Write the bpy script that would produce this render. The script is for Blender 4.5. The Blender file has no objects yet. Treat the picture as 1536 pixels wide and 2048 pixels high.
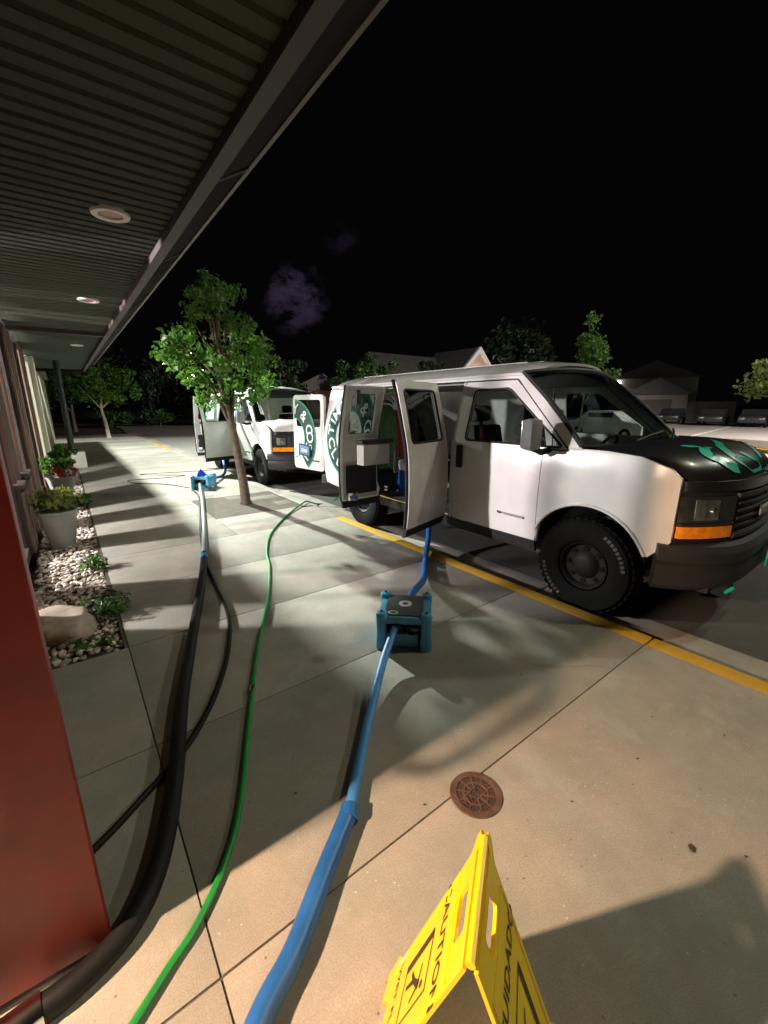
import bpy, bmesh, math, random
from mathutils import Vector, Matrix
from mathutils.geometry import tessellate_polygon
R = math.radians
random.seed(7)
scene = bpy.context.scene
C = scene.collection

# ------------------------------------------------------------------ camera
CAMH = 1.6
cam_d = bpy.data.cameras.new('camera'); cam = bpy.data.objects.new('camera', cam_d); C.objects.link(cam)
cam.location = (0, 0, CAMH)
cam.rotation_euler = (R(90 - 14.38), 0, R(-37.11))
cam_d.sensor_fit = 'VERTICAL'; cam_d.sensor_height = 36.0; cam_d.lens = 36.0 * 827.0 / 2048.0
cam_d.clip_start = 0.03; cam_d.clip_end = 2000
scene.camera = cam
scene.view_settings.view_transform = 'Standard'; scene.view_settings.look = 'None'
scene.view_settings.gamma = 1.0; scene.view_settings.exposure = 0.35

# ------------------------------------------------------------------ world: night sky with a few faintly lit clouds
world = bpy.data.worlds.new('World'); scene.world = world; world.use_nodes = True
wn = world.node_tree.nodes; wl = world.node_tree.links
bg = wn['Background']
def W(t, **k):
    n = wn.new(t)
    for a, b in k.items(): setattr(n, a, b)
    return n
tc = W('ShaderNodeTexCoord')
sky = W('ShaderNodeTexSky', sky_type='NISHITA', sun_disc=False, sun_elevation=R(-9), sun_rotation=R(200))
nz = W('ShaderNodeTexNoise'); nz.inputs['Scale'].default_value = 15.0; nz.inputs['Detail'].default_value = 7; nz.inputs['Roughness'].default_value = .62
mp = W('ShaderNodeMapping'); mp.inputs['Location'].default_value = (.0, .0, .0); mp.inputs['Scale'].default_value = (1, 1, 1.6)
wl.new(tc.outputs['Generated'], mp.inputs['Vector']); wl.new(mp.outputs[0], nz.inputs['Vector'])
def glow(direction, cosr):
    d = Vector(direction).normalized()
    dp = W('ShaderNodeVectorMath', operation='DOT_PRODUCT'); dp.inputs[1].default_value = d
    nrm = W('ShaderNodeVectorMath', operation='NORMALIZE'); wl.new(tc.outputs['Generated'], nrm.inputs[0]); wl.new(nrm.outputs[0], dp.inputs[0])
    mr = W('ShaderNodeMapRange', interpolation_type='SMOOTHSTEP'); mr.inputs[1].default_value = cosr; mr.inputs[2].default_value = 1.0
    wl.new(dp.outputs['Value'], mr.inputs[0]); return mr.outputs[0]
g1 = glow((44.0, 90.1, 22.6), .9965); g2 = glow((53.1, 84.8, 34.2), .9990)
cr = W('ShaderNodeMapRange'); cr.inputs[1].default_value = .34; cr.inputs[2].default_value = .72; wl.new(nz.outputs['Fac'], cr.inputs[0])
m2 = W('ShaderNodeMath', operation='MULTIPLY'); m2.inputs[1].default_value = .2; wl.new(g2, m2.inputs[0])
ad = W('ShaderNodeMath', operation='MAXIMUM'); wl.new(g1, ad.inputs[0]); wl.new(m2.outputs[0], ad.inputs[1])
nsh = W('ShaderNodeMath', operation='MULTIPLY_ADD'); nsh.inputs[1].default_value = 4.5; nsh.inputs[2].default_value = -2.45; wl.new(nz.outputs['Fac'], nsh.inputs[0])
sm = W('ShaderNodeMath', operation='ADD'); wl.new(ad.outputs[0], sm.inputs[0]); wl.new(nsh.outputs[0], sm.inputs[1])
sr = W('ShaderNodeMapRange', interpolation_type='SMOOTHSTEP'); sr.inputs[1].default_value = .12; sr.inputs[2].default_value = 1.0; wl.new(sm.outputs[0], sr.inputs[0])
mu = W('ShaderNodeMath', operation='MULTIPLY'); wl.new(ad.outputs[0], mu.inputs[0]); wl.new(sr.outputs[0], mu.inputs[1])
cloud = W('ShaderNodeMixRGB', blend_type='MIX'); cloud.inputs[1].default_value = (0, 0, 0, 1); cloud.inputs[2].default_value = (.24, .175, .35, 1); wl.new(mu.outputs[0], cloud.inputs[0])
s1 = W('ShaderNodeMixRGB', blend_type='ADD'); s1.inputs[0].default_value = 1; wl.new(cloud.outputs[0], s1.inputs[1])
sd = W('ShaderNodeMixRGB', blend_type='MULTIPLY'); sd.inputs[0].default_value = 1; sd.inputs[2].default_value = (.05, .05, .05, 1); wl.new(sky.outputs[0], sd.inputs[1]); wl.new(sd.outputs[0], s1.inputs[2])
s2 = W('ShaderNodeMixRGB', blend_type='ADD'); s2.inputs[0].default_value = 1; s2.inputs[2].default_value = (.012, .011, .013, 1); wl.new(s1.outputs[0], s2.inputs[1])
wl.new(s2.outputs[0], bg.inputs['Color']); bg.inputs['Strength'].default_value = .075

# ------------------------------------------------------------------ lamps of the place plus an added fill lamp (fixtures are built further down)
def lamp(name, typ, loc, energy, col, radius=.15, look=None, spot=None, blend=.3):
    d = bpy.data.lights.new(name, typ); d.energy = energy; d.color = col
    d.shadow_soft_size = radius
    if spot: d.spot_size = R(spot); d.spot_blend = blend
    o = bpy.data.objects.new(name, d); C.objects.link(o); o.location = loc
    if look is not None:
        o.rotation_euler = (Vector(look) - Vector(loc)).to_track_quat('-Z', 'Y').to_euler()
    return o
LAMP_WALK = (1.05, 13.6, 5.0)
LAMP_LOT = (13.5, -2.0, 8.0)
LAMP_FILL = (7.5, -2.6, 9.5)
LAMP_LOT2 = (27.0, -5.5, 9.0)
wlk = lamp('walk_lamp_light', 'SPOT', (LAMP_WALK[0], LAMP_WALK[1], LAMP_WALK[2] - .16), 10500, (.92, 1.0, .90), .08, (LAMP_WALK[0], LAMP_WALK[1], 0), 143, .12)
# street luminaire: throws more light sideways than straight down
wlk.data.use_nodes = True; ln = wlk.data.node_tree; em = ln.nodes['Emission']
ltc = ln.nodes.new('ShaderNodeTexCoord'); sx = ln.nodes.new('ShaderNodeSeparateXYZ'); ln.links.new(ltc.outputs['Normal'], sx.inputs[0])
la = ln.nodes.new('ShaderNodeMath'); la.operation = 'ABSOLUTE'; ln.links.new(sx.outputs['Z'], la.inputs[0])
lr = ln.nodes.new('ShaderNodeMapRange'); lr.inputs[1].default_value = .35; lr.inputs[2].default_value = 1.0; lr.inputs[3].default_value = 1.0; lr.inputs[4].default_value = .16; ln.links.new(la.outputs[0], lr.inputs[0]); ln.links.new(lr.outputs[0], em.inputs['Strength'])
lamp('lot_lamp_light', 'POINT', (LAMP_LOT[0], LAMP_LOT[1], LAMP_LOT[2] - .16), 1100, (.96, 1.0, .86), .2)
lamp('lot_lamp_light', 'POINT', (LAMP_FILL[0], LAMP_FILL[1], LAMP_FILL[2] - .16), 620, (1.0, .96, .66), .15)  # added fill lamp, out of view, brightens the near walk and open van door
lamp('lot_lamp_light', 'SPOT', (LAMP_LOT2[0], LAMP_LOT2[1], LAMP_LOT2[2] - .16), 36000, (1.0, .87, .80), .2, (28, 6, 0), 104, .4)
lamp('shop_ceiling_light', 'POINT', (-4.5, 6.5, 2.50), 4300, (1.0, .88, .89), .14)
lamp('entry_ceiling_light', 'SPOT', (-1.95, 1.247, 2.12), 900, (1.0, .67, .44), .05, (1.6, .55, 0), 75, .25)

# ------------------------------------------------------------------ helpers
def tag(o, label=None, cat=None, group=None, kind=None):
    if label: o['label'] = label
    if cat: o['category'] = cat
    if group: o['group'] = group
    if kind: o['kind'] = kind
    return o
def empty(name, loc=(0, 0, 0), rz=0, **k):
    o = bpy.data.objects.new(name, None); C.objects.link(o); o.location = loc; o.rotation_euler = (0, 0, rz)
    o.empty_display_size = .1
    return tag(o, **k)
def mesh_from(name, verts, faces, mat=None, smooth=True, angle=35, bevel=0):
    me = bpy.data.meshes.new(name); me.from_pydata([tuple(v) for v in verts], [], faces)
    bm = bmesh.new(); bm.from_mesh(me)
    if len(verts) < 20000: bmesh.ops.remove_doubles(bm, verts=bm.verts, dist=2e-6)
    if bevel:
        es = [e for e in bm.edges if len(e.link_faces) == 2 and e.calc_face_angle(0) > R(30)]
        try: bmesh.ops.bevel(bm, geom=es, offset=bevel, segments=2, affect='EDGES', profile=.6, clamp_overlap=True)
        except Exception: pass
    lo = [v for v in bm.verts if not v.link_faces]
    if lo: bmesh.ops.delete(bm, geom=lo, context='VERTS')
    bmesh.ops.recalc_face_normals(bm, faces=bm.faces); bm.to_mesh(me); bm.free()
    if smooth:
        for p in me.polygons: p.use_smooth = True
        me.set_sharp_from_angle(angle=R(angle))
    if mat: me.materials.append(mat)
    return me
def link(name, me, parent=None, loc=(0, 0, 0), rot=(0, 0, 0)):
    o = bpy.data.objects.new(name, me); C.objects.link(o); o.location = loc; o.rotation_euler = rot
    if parent: o.parent = parent
    return o
class MB:
    def __init__(s): s.v = []; s.f = []
    def add(s, vs, fs):
        n = len(s.v); s.v += [Vector(v) for v in vs]; s.f += [tuple(i + n for i in f) for f in fs]; return s
    def box(s, c, d, rz=0, m=None):
        x, y, z = d[0] / 2, d[1] / 2, d[2] / 2
        vs = [Vector((a * x, b * y, e * z)) for e in (-1, 1) for b in (-1, 1) for a in (-1, 1)]
        M = Matrix.Rotation(rz, 4, 'Z') if m is None else m
        vs = [M @ v + Vector(c) for v in vs]
        return s.add(vs, [(0, 2, 3, 1), (4, 5, 7, 6), (0, 1, 5, 4), (2, 6, 7, 3), (0, 4, 6, 2), (1, 3, 7, 5)])
    def prism(s, poly, a, b):           # list of (p, q) swept between two mapping functions
        n = len(poly); vs = [a(p) for p in poly] + [b(p) for p in poly]
        fs = [tuple(range(n))[::-1], tuple(range(n, 2 * n))] + [(i, (i + 1) % n, n + (i + 1) % n, n + i) for i in range(n)]
        return s.add(vs, fs)
    def tube(s, pts, r, seg=10, cap=True, flat=None):
        pts = [Vector(p) for p in pts]; n = len(pts)
        rr = r if isinstance(r, (list, tuple)) else [r] * n
        vs = []; up = None
        for i, p in enumerate(pts):
            t = (pts[min(i + 1, n - 1)] - pts[max(i - 1, 0)])
            t = t.normalized() if t.length > 1e-9 else Vector((0, 0, 1))
            if up is None: up = Vector((0, 0, 1)) if abs(t.z) < .9 else Vector((1, 0, 0))
            up = (up - t * up.dot(t)); up = up.normalized() if up.length > 1e-6 else t.orthogonal().normalized()
            q = t.cross(up)
            for k in range(seg):
                a = 2 * math.pi * k / seg
                vs.append(p + (q * math.cos(a) + up * math.sin(a) * (flat or 1)) * rr[i])
        fs = [(i * seg + k, i * seg + (k + 1) % seg, (i + 1) * seg + (k + 1) % seg, (i + 1) * seg + k) for i in range(n - 1) for k in range(seg)]
        if cap: fs += [tuple(range(seg))[::-1], tuple(range((n - 1) * seg, n * seg))]
        return s.add(vs, fs)
    def lathe(s, prof, seg=24, m=None, closed=False):    # prof: (r, z)
        M = m or Matrix.Identity(4); n = len(prof)
        vs = [M @ Vector((r * math.cos(2 * math.pi * k / seg), r * math.sin(2 * math.pi * k / seg), z)) for r, z in prof for k in range(seg)]
        rng = n if closed else n - 1
        fs = [(i * seg + k, i * seg + (k + 1) % seg, ((i + 1) % n) * seg + (k + 1) % seg, ((i + 1) % n) * seg + k) for i in range(rng) for k in range(seg)]
        if not closed:
            if prof[0][0] > 1e-4: fs.append(tuple(range(seg))[::-1])
            if prof[-1][0] > 1e-4: fs.append(tuple(range((n - 1) * seg, n * seg)))
        return s.add(vs, fs)
    def grid(s, fn, nu, nv):
        vs = [fn(i / nu, j / nv) for j in range(nv + 1) for i in range(nu + 1)]
        return s.add(vs, [(j * (nu + 1) + i, j * (nu + 1) + i + 1, (j + 1) * (nu + 1) + i + 1, (j + 1) * (nu + 1) + i) for j in range(nv) for i in range(nu)])
    def shell(s, fn, nu, nv, t):        # grid with thickness t (a vector)
        t = Vector(t); a = [Vector(fn(i / nu, j / nv)) for j in range(nv + 1) for i in range(nu + 1)]
        N = len(a); vs = a + [v + t for v in a]
        q = [(j * (nu + 1) + i, j * (nu + 1) + i + 1, (j + 1) * (nu + 1) + i + 1, (j + 1) * (nu + 1) + i) for j in range(nv) for i in range(nu)]
        fs = q + [tuple(x + N for x in f[::-1]) for f in q]
        bd = [i for i in range(nu + 1)] + [j * (nu + 1) + nu for j in range(1, nv + 1)] + [nv * (nu + 1) + i for i in range(nu - 1, -1, -1)] + [j * (nu + 1) for j in range(nv - 1, 0, -1)]
        fs += [(bd[k], bd[(k + 1) % len(bd)], bd[(k + 1) % len(bd)] + N, bd[k] + N) for k in range(len(bd))]
        return s.add(vs, fs)
    def build(s, name, mat, parent=None, smooth=True, angle=35, bevel=0, loc=(0, 0, 0), rot=(0, 0, 0)):
        return link(name, mesh_from(name, s.v, s.f, mat, smooth, angle, bevel), parent, loc, rot)
def catmull(pts, n=8):
    P = [Vector(p) for p in pts]; P = [P[0] * 2 - P[1]] + P + [P[-1] * 2 - P[-2]]; out = []
    for i in range(1, len(P) - 2):
        a, b, c, d = P[i - 1:i + 3]
        for k in range(n):
            t = k / n
            out.append(.5 * ((2 * b) + (c - a) * t + (2 * a - 5 * b + 4 * c - d) * t * t + (3 * b - a - 3 * c + d) * t ** 3))
    return out + [P[-2]]
def roundpoly(pts, r, n=4):
    out = []; m = len(pts)
    for i in range(m):
        p = Vector(pts[i]); a = Vector(pts[i - 1]) - p; b = Vector(pts[(i + 1) % m]) - p
        k = min(r, a.length * .45, b.length * .45); a = p + a.normalized() * k; b = p + b.normalized() * k
        for j in range(n + 1):
            t = j / n; out.append(tuple(a * (1 - t) ** 2 + p * 2 * t * (1 - t) + b * t * t))
    return out
def lerp_tab(tab, z):
    if z <= tab[0][0]: return tab[0][1]
    for (a, b), (c, d) in zip(tab, tab[1:]):
        if z <= c: return b + (d - b) * (z - a) / (c - a)
    return tab[-1][1]

# ------------------------------------------------------------------ materials
MAT = {}
def new_mat(name):
    m = bpy.data.materials.new(name); m.use_nodes = True; MAT[name] = m
    return m, m.node_tree.nodes, m.node_tree.links, m.node_tree.nodes['Principled BSDF']
def simple(name, col, rough=.5, metal=0, var=.12, scale=8, bump=0, bscale=60, coat=0, spec=.5, emit=None, estr=0):
    m, N, L, P = new_mat(name)
    P.inputs['Roughness'].default_value = rough; P.inputs['Metallic'].default_value = metal
    P.inputs['Specular IOR Level'].default_value = spec; P.inputs['Coat Weight'].default_value = coat
    t = N.new('ShaderNodeTexCoord'); n = N.new('ShaderNodeTexNoise'); n.inputs['Scale'].default_value = scale; n.inputs['Detail'].default_value = 5
    L.new(t.outputs['Object'], n.inputs['Vector'])
    r = N.new('ShaderNodeMapRange'); r.inputs[1].default_value = .3; r.inputs[2].default_value = .7; r.inputs[3].default_value = 1 - var; r.inputs[4].default_value = 1 + var
    L.new(n.outputs['Fac'], r.inputs[0])
    x = N.new('ShaderNodeMixRGB'); x.blend_type = 'MULTIPLY'; x.inputs[0].default_value = 1; x.inputs[1].default_value = (*col, 1)
    L.new(r.outputs[0], x.inputs[2]); L.new(x.outputs[0], P.inputs['Base Color'])
    rr = N.new('ShaderNodeMapRange'); rr.inputs[3].default_value = max(0, rough - .08); rr.inputs[4].default_value = min(1, rough + .08); L.new(n.outputs['Fac'], rr.inputs[0]); L.new(rr.outputs[0], P.inputs['Roughness'])
    if bump:
        b = N.new('ShaderNodeTexNoise'); b.inputs['Scale'].default_value = bscale; b.inputs['Detail'].default_value = 4; L.new(t.outputs['Object'], b.inputs['Vector'])
        bp = N.new('ShaderNodeBump'); bp.inputs['Strength'].default_value = bump; bp.inputs['Distance'].default_value = .01; L.new(b.outputs['Fac'], bp.inputs['Height']); L.new(bp.outputs[0], P.inputs['Normal'])
    if emit: P.inputs['Emission Color'].default_value = (*emit, 1); P.inputs['Emission Strength'].default_value = estr
    return m
def ground_mat(name, base, dark, light, speck, rough=.85, stain=1.3, grain=160, bump=.35, slab=0):
    m, N, L, P = new_mat(name); P.inputs['Roughness'].default_value = rough; P.inputs['Specular IOR Level'].default_value = .35
    geo = N.new('ShaderNodeNewGeometry')
    def noise(s, d=6, r=.6):
        n = N.new('ShaderNodeTexNoise'); n.inputs['Scale'].default_value = s; n.inputs['Detail'].default_value = d; n.inputs['Roughness'].default_value = r
        L.new(geo.outputs['Position'], n.inputs['Vector']); return n.outputs['Fac']
    def ramp(src, a, b, c0=0, c1=1):
        r = N.new('ShaderNodeMapRange'); r.inputs[1].default_value = a; r.inputs[2].default_value = b; r.inputs[3].default_value = c0; r.inputs[4].default_value = c1; L.new(src, r.inputs[0]); return r.outputs[0]
    def mix(f, a, b, t='MIX'):
        x = N.new('ShaderNodeMixRGB'); x.blend_type = t
        for i, s in ((0, f), (1, a), (2, b)):
            if hasattr(s, 'links') or hasattr(s, 'is_linked'): L.new(s, x.inputs[i])
            elif i == 0: x.inputs[0].default_value = s
            else: x.inputs[i].default_value = (*s, 1)
        return x.outputs[0]
    c = mix(ramp(noise(stain, 8, .65), .38, .66), base, dark)
    c = mix(ramp(noise(stain * 2.7, 8, .7), .52, .72, 0, .6), c, light)
    c = mix(ramp(noise(grain, 3), .38, .62, 0, .5), c, speck)
    vo = N.new('ShaderNodeTexVoronoi'); vo.inputs['Scale'].default_value = 26; L.new(geo.outputs['Position'], vo.inputs['Vector'])
    vs = ramp(vo.outputs['Distance'], .07, .14, 1, 0)
    pick = ramp(noise(9, 3), .56, .6)
    mm = N.new('ShaderNodeMath'); mm.operation = 'MULTIPLY'; L.new(vs, mm.inputs[0]); L.new(pick, mm.inputs[1])
    ms = N.new('ShaderNodeMath'); ms.operation = 'MULTIPLY'; ms.inputs[1].default_value = .75; L.new(mm.outputs[0], ms.inputs[0])
    c = mix(ms.outputs[0], c, tuple(x * .28 for x in base))
    hue = N.new('ShaderNodeMixRGB'); hue.inputs[1].default_value = (1.05, .97, .93, 1); hue.inputs[2].default_value = (.94, 1.02, 1.0, 1); L.new(ramp(noise(stain * 1.7 + .3, 4, .5), .4, .6), hue.inputs[0])
    c = mix(.55, c, hue.outputs[0], 'MULTIPLY')
    vo2 = N.new('ShaderNodeTexVoronoi'); vo2.inputs['Scale'].default_value = 34; L.new(geo.outputs['Position'], vo2.inputs['Vector'])
    m3 = N.new('ShaderNodeMath'); m3.operation = 'MULTIPLY'; L.new(ramp(vo2.outputs['Distance'], .05, .16, .7, 0), m3.inputs[0]); L.new(ramp(noise(5.3, 3), .55, .6), m3.inputs[1])
    c = mix(m3.outputs[0], c, tuple(min(.8, x * 1.55) for x in base))
    if slab:
        oi = N.new('ShaderNodeObjectInfo'); c = mix(1.0, c, ramp(oi.outputs['Random'], 0, 1, 1 - slab, 1 + slab), 'MULTIPLY')
    L.new(c, P.inputs['Base Color'])
    h = N.new('ShaderNodeMath'); h.operation = 'ADD'; L.new(noise(grain * 1.3, 4), h.inputs[0]); L.new(noise(14, 5), h.inputs[1])
    bp = N.new('ShaderNodeBump'); bp.inputs['Strength'].default_value = bump; bp.inputs['Distance'].default_value = .006; L.new(h.outputs[0], bp.inputs['Height']); L.new(bp.outputs[0], P.inputs['Normal'])
    return m
def leaf_mat(name, c1, c2, trans=.35):
    m, N, L, P = new_mat(name); P.inputs['Roughness'].default_value = .45
    geo = N.new('ShaderNodeNewGeometry'); n = N.new('ShaderNodeTexNoise'); n.inputs['Scale'].default_value = 9; n.inputs['Detail'].default_value = 2
    L.new(geo.outputs['Position'], n.inputs['Vector'])
    x = N.new('ShaderNodeMixRGB'); x.inputs[1].default_value = (*c1, 1); x.inputs[2].default_value = (*c2, 1)
    r = N.new('ShaderNodeMapRange'); r.inputs[1].default_value = .35; r.inputs[2].default_value = .65; L.new(n.outputs['Fac'], r.inputs[0]); L.new(r.outputs[0], x.inputs[0])
    L.new(x.outputs[0], P.inputs['Base Color'])
    t = N.new('ShaderNodeBsdfTranslucent'); L.new(x.outputs[0], t.inputs['Color'])
    ms = N.new('ShaderNodeMixShader'); ms.inputs[0].default_value = trans; L.new(P.outputs[0], ms.inputs[1]); L.new(t.outputs[0], ms.inputs[2])
    L.new(ms.outputs[0], N['Material Output'].inputs['Surface']); return m
def glass_mat(name, tint, gloss=.08):
    m, N, L, P = new_mat(name)
    t = N.new('ShaderNodeBsdfTransparent'); t.inputs[0].default_value = (*tint, 1)
    g = N.new('ShaderNodeBsdfGlossy'); g.inputs['Roughness'].default_value = .02; g.inputs[0].default_value = (.9, .95, .95, 1)
    lw = N.new('ShaderNodeLayerWeight'); lw.inputs[0].default_value = .5
    pw = N.new('ShaderNodeMath'); pw.operation = 'POWER'; pw.inputs[1].default_value = 5; L.new(lw.outputs['Facing'], pw.inputs[0])
    sc = N.new('ShaderNodeMath'); sc.operation = 'MULTIPLY_ADD'; sc.inputs[1].default_value = .9; sc.inputs[2].default_value = .035; L.new(pw.outputs[0], sc.inputs[0])
    ms = N.new('ShaderNodeMixShader'); L.new(sc.outputs[0], ms.inputs[0]); L.new(t.outputs[0], ms.inputs[1]); L.new(g.outputs[0], ms.inputs[2])
    L.new(ms.outputs[0], N['Material Output'].inputs['Surface']); return m
def gravel_mat():
    m = simple('stone', (.70, .64, .60), .8, var=.3, scale=30, bump=.5, bscale=70)
    N, L = m.node_tree.nodes, m.node_tree.links; P = N['Principled BSDF']
    src = P.inputs['Base Color'].links[0].from_socket
    geo = N.new('ShaderNodeNewGeometry'); oi = N.new('ShaderNodeObjectInfo'); ad = N.new('ShaderNodeMath'); ad.operation = 'ADD'
    L.new(geo.outputs['Random Per Island'], ad.inputs[0]); L.new(oi.outputs['Random'], ad.inputs[1])
    fr = N.new('ShaderNodeMath'); fr.operation = 'FRACT'; L.new(ad.outputs[0], fr.inputs[0])
    cr = N.new('ShaderNodeValToRGB'); e = cr.color_ramp.elements
    e[0].position = 0; e[0].color = (.35, .32, .30, 1); e[1].position = 1; e[1].color = (1.35, 1.3, 1.2, 1)
    for p, c in ((.3, (.8, .72, .68, 1)), (.6, (1.15, 1.0, .9, 1)), (.8, (.65, .68, .7, 1))):
        q = e.new(p); q.color = c
    L.new(fr.outputs[0], cr.inputs[0])
    x = N.new('ShaderNodeMixRGB'); x.blend_type = 'MULTIPLY'; x.inputs[0].default_value = 1; L.new(src, x.inputs[1]); L.new(cr.outputs[0], x.inputs[2]); L.new(x.outputs[0], P.inputs['Base Color'])
    return m
def wood_mat():
    m, N, L, P = new_mat('wood'); P.inputs['Roughness'].default_value = .55
    t = N.new('ShaderNodeTexCoord'); mpn = N.new('ShaderNodeMapping'); mpn.inputs['Scale'].default_value = (14, 14, .9); L.new(t.outputs['Object'], mpn.inputs[0])
    n = N.new('ShaderNodeTexNoise'); n.inputs['Scale'].default_value = 3; n.inputs['Detail'].default_value = 8; n.inputs['Distortion'].default_value = .6; L.new(mpn.outputs[0], n.inputs['Vector'])
    x = N.new('ShaderNodeMixRGB'); x.inputs[1].default_value = (.13, .07, .048, 1); x.inputs[2].default_value = (.25, .15, .105, 1); L.new(n.outputs['Fac'], x.inputs[0])
    oi = N.new('ShaderNodeObjectInfo'); r = N.new('ShaderNodeMapRange'); r.inputs[3].default_value = .7; r.inputs[4].default_value = 1.25; L.new(oi.outputs['Random'], r.inputs[0])
    y = N.new('ShaderNodeMixRGB'); y.blend_type = 'MULTIPLY'; y.inputs[0].default_value = 1; L.new(x.outputs[0], y.inputs[1]); L.new(r.outputs[0], y.inputs[2]); L.new(y.outputs[0], P.inputs['Base Color'])
    b = N.new('ShaderNodeBump'); b.inputs['Strength'].default_value = .3; L.new(n.outputs['Fac'], b.inputs['Height']); L.new(b.outputs[0], P.inputs['Normal'])
    return m
ground_mat('concrete', (.42, .395, .355), (.285, .26, .225), (.50, .47, .425), (.245, .23, .20), slab=.09)
ground_mat('lot_paving', (.30, .285, .265), (.24, .228, .21), (.35, .335, .31), (.18, .17, .16), stain=.35, grain=110, bump=.5)
ground_mat('dark_asphalt', (.06, .058, .055), (.04, .039, .037), (.085, .082, .078), (.11, .105, .10), stain=.6, grain=120, bump=.7)
ground_mat('pit_paver', (.22, .20, .175), (.17, .15, .13), (.27, .25, .22), (.12, .11, .10), stain=4, grain=60, bump=.9)
ground_mat('yellow_paint', (.62, .36, .02), (.52, .30, .02), (.58, .40, .10), (.40, .26, .05), stain=5, grain=130, bump=.3)
ground_mat('soil', (.07, .055, .042), (.04, .033, .026), (.10, .08, .06), (.12, .10, .08), stain=8, bump=.8)
ground_mat('roof_shingle', (.10, .10, .105), (.075, .075, .08), (.13, .13, .135), (.05, .05, .05), stain=.7, grain=12, bump=.4)
ground_mat('stucco', (.62, .60, .47), (.56, .54, .42), (.66, .64, .52), (.52, .5, .4), stain=1.2, grain=200, bump=.5)
ground_mat('joint', (.14, .115, .09), (.09, .075, .06), (.18, .15, .12), (.06, .05, .04), stain=6, bump=.8)
gravel_mat(); wood_mat()
simple('boulder', (.42, .33, .27), .8, var=.25, scale=6, bump=.6, bscale=30)
simple('van_white', (.72, .71, .69), .24, var=.06, scale=4, coat=.5)
simple('van_black', (.012, .012, .013), .3, var=.15, scale=3, coat=.25, bump=.06, bscale=5)
simple('black_trim', (.018, .018, .019), .6, var=.2, scale=9, bump=.1, bscale=150, spec=.3)
simple('bumper_grey', (.022, .022, .023), .48, var=.15, scale=5, bump=.08, bscale=120)
simple('rubber', (.006, .006, .006), .9, var=.25, scale=14, bump=.25, bscale=70, spec=.12)
simple('tyre_letter', (.055, .054, .05), .7, var=.35, scale=40)
simple('rim', (.007, .007, .007), .6, spec=.2, metal=0, var=.2)
simple('chrome', (.75, .75, .75), .15, metal=1, var=.05)
simple('grey_trim', (.26, .265, .27), .6, var=.1, scale=12, bump=.1, bscale=150)
simple('inner_panel', (.40, .38, .36), .5, var=.08, scale=4)
simple('dark_fabric', (.05, .05, .054), .9, var=.2, scale=30, bump=.3, bscale=300)
simple('amber', (.95, .30, .012), .15, var=.2, scale=30, bump=.25, bscale=70, coat=.5)
simple('lens', (.035, .04, .04), .06, var=.3, scale=12, metal=.3)
simple('reflector', (.42, .47, .43), .22, metal=.9, var=.35, scale=22)
simple('teal_vinyl', (.01, .42, .30), .35, var=.1)
simple('emblem_green', (.018, .062, .052), .35, var=.15, scale=4)
simple('emblem_rim', (.04, .22, .15), .35, var=.1)
simple('emblem_white', (.72, .74, .72), .4, var=.05)
simple('plate_blue', (.12, .22, .42), .4, var=.3, scale=30)
simple('hose_blue', (.022, .125, .40), .42, var=.16, scale=9, bump=.1, bscale=45)
simple('hose_blue_light', (.06, .26, .62), .45, var=.12, scale=10, bump=.1, bscale=60)
simple('hose_black', (.007, .007, .0075), .6, spec=.25, var=.2, scale=9, bump=.15, bscale=70)
simple('hose_grey', (.22, .24, .235), .5, var=.15, scale=9)
simple('hose_green', (.008, .25, .035), .4, var=.18, scale=12, bump=.08, bscale=90)
simple('box_blue', (.09, .37, .62), .38, var=.16, scale=6, bump=.08, bscale=40)
simple('box_bright', (.01, .06, .62), .4, var=.1)
simple('lid_dark', (.075, .085, .085), .35, var=.3, scale=7, bump=.05, bscale=90)
simple('label_white', (.62, .63, .60), .5, var=.1)
simple('sign_yellow', (.86, .60, .012), .35, var=.06, scale=7, bump=.08, bscale=60)
simple('sign_black', (.04, .03, .015), .5, var=.2)
simple('wear_white', (.80, .66, .52), .6, var=.1)
simple('cast_iron', (.16, .088, .066), .6, var=.3, scale=18, bump=.4, bscale=120, metal=.35)
simple('iron_dark', (.065, .034, .025), .75, var=.3, scale=25, bump=.3, bscale=120)
simple('red_paint', (.20, .015, .011), .42, var=.22, scale=7, bump=.05, bscale=30)
simple('soffit_metal', (.080, .090, .068), .85, var=.05, scale=2, spec=.05)
simple('fascia', (.022, .017, .016), .85, var=.1, scale=3, spec=.08)
simple('trim_light', (.15, .137, .12), .45, var=.08)
simple('brown_dark', (.06, .045, .04), .6, var=.2)
simple('lamp_white', (.80, .70, .66), .5, var=.04)
simple('lamp_inner', (.50, .30, .26), .5, var=.08)
simple('pot_grey', (.32, .32, .305), .6, var=.1, scale=5, bump=.1, bscale=50)
simple('pole_green', (.010, .014, .012), .45, var=.15)
simple('concrete_base', (.36, .35, .31), .85, var=.12, scale=5, bump=.4, bscale=60)
simple('bark', (.125, .09, .062), .85, var=.35, scale=16, bump=.8, bscale=34)
simple('bark_pale', (.36, .32, .26), .85, var=.2, scale=16, bump=.6, bscale=40)
simple('interior_wall', (.26, .24, .22), .8, var=.04)
simple('interior_floor', (.10, .085, .07), .5, var=.1)
simple('house_wall', (.50, .33, .25), .8, var=.1, scale=2)
simple('house_trim', (.80, .78, .76), .6, var=.04)
simple('house_grey', (.20, .19, .175), .8, var=.1, scale=1)
simple('window_dark', (.03, .032, .035), .15, var=.2)
simple('window_lit', (.9, .5, .25), .6, emit=(1.0, .42, .18), estr=1.1)
simple('bulb', (1, 1, 1), .5, emit=(1, .97, .9), estr=9)
simple('car_dark', (.02, .02, .023), .25, coat=.6, var=.1)
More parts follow.
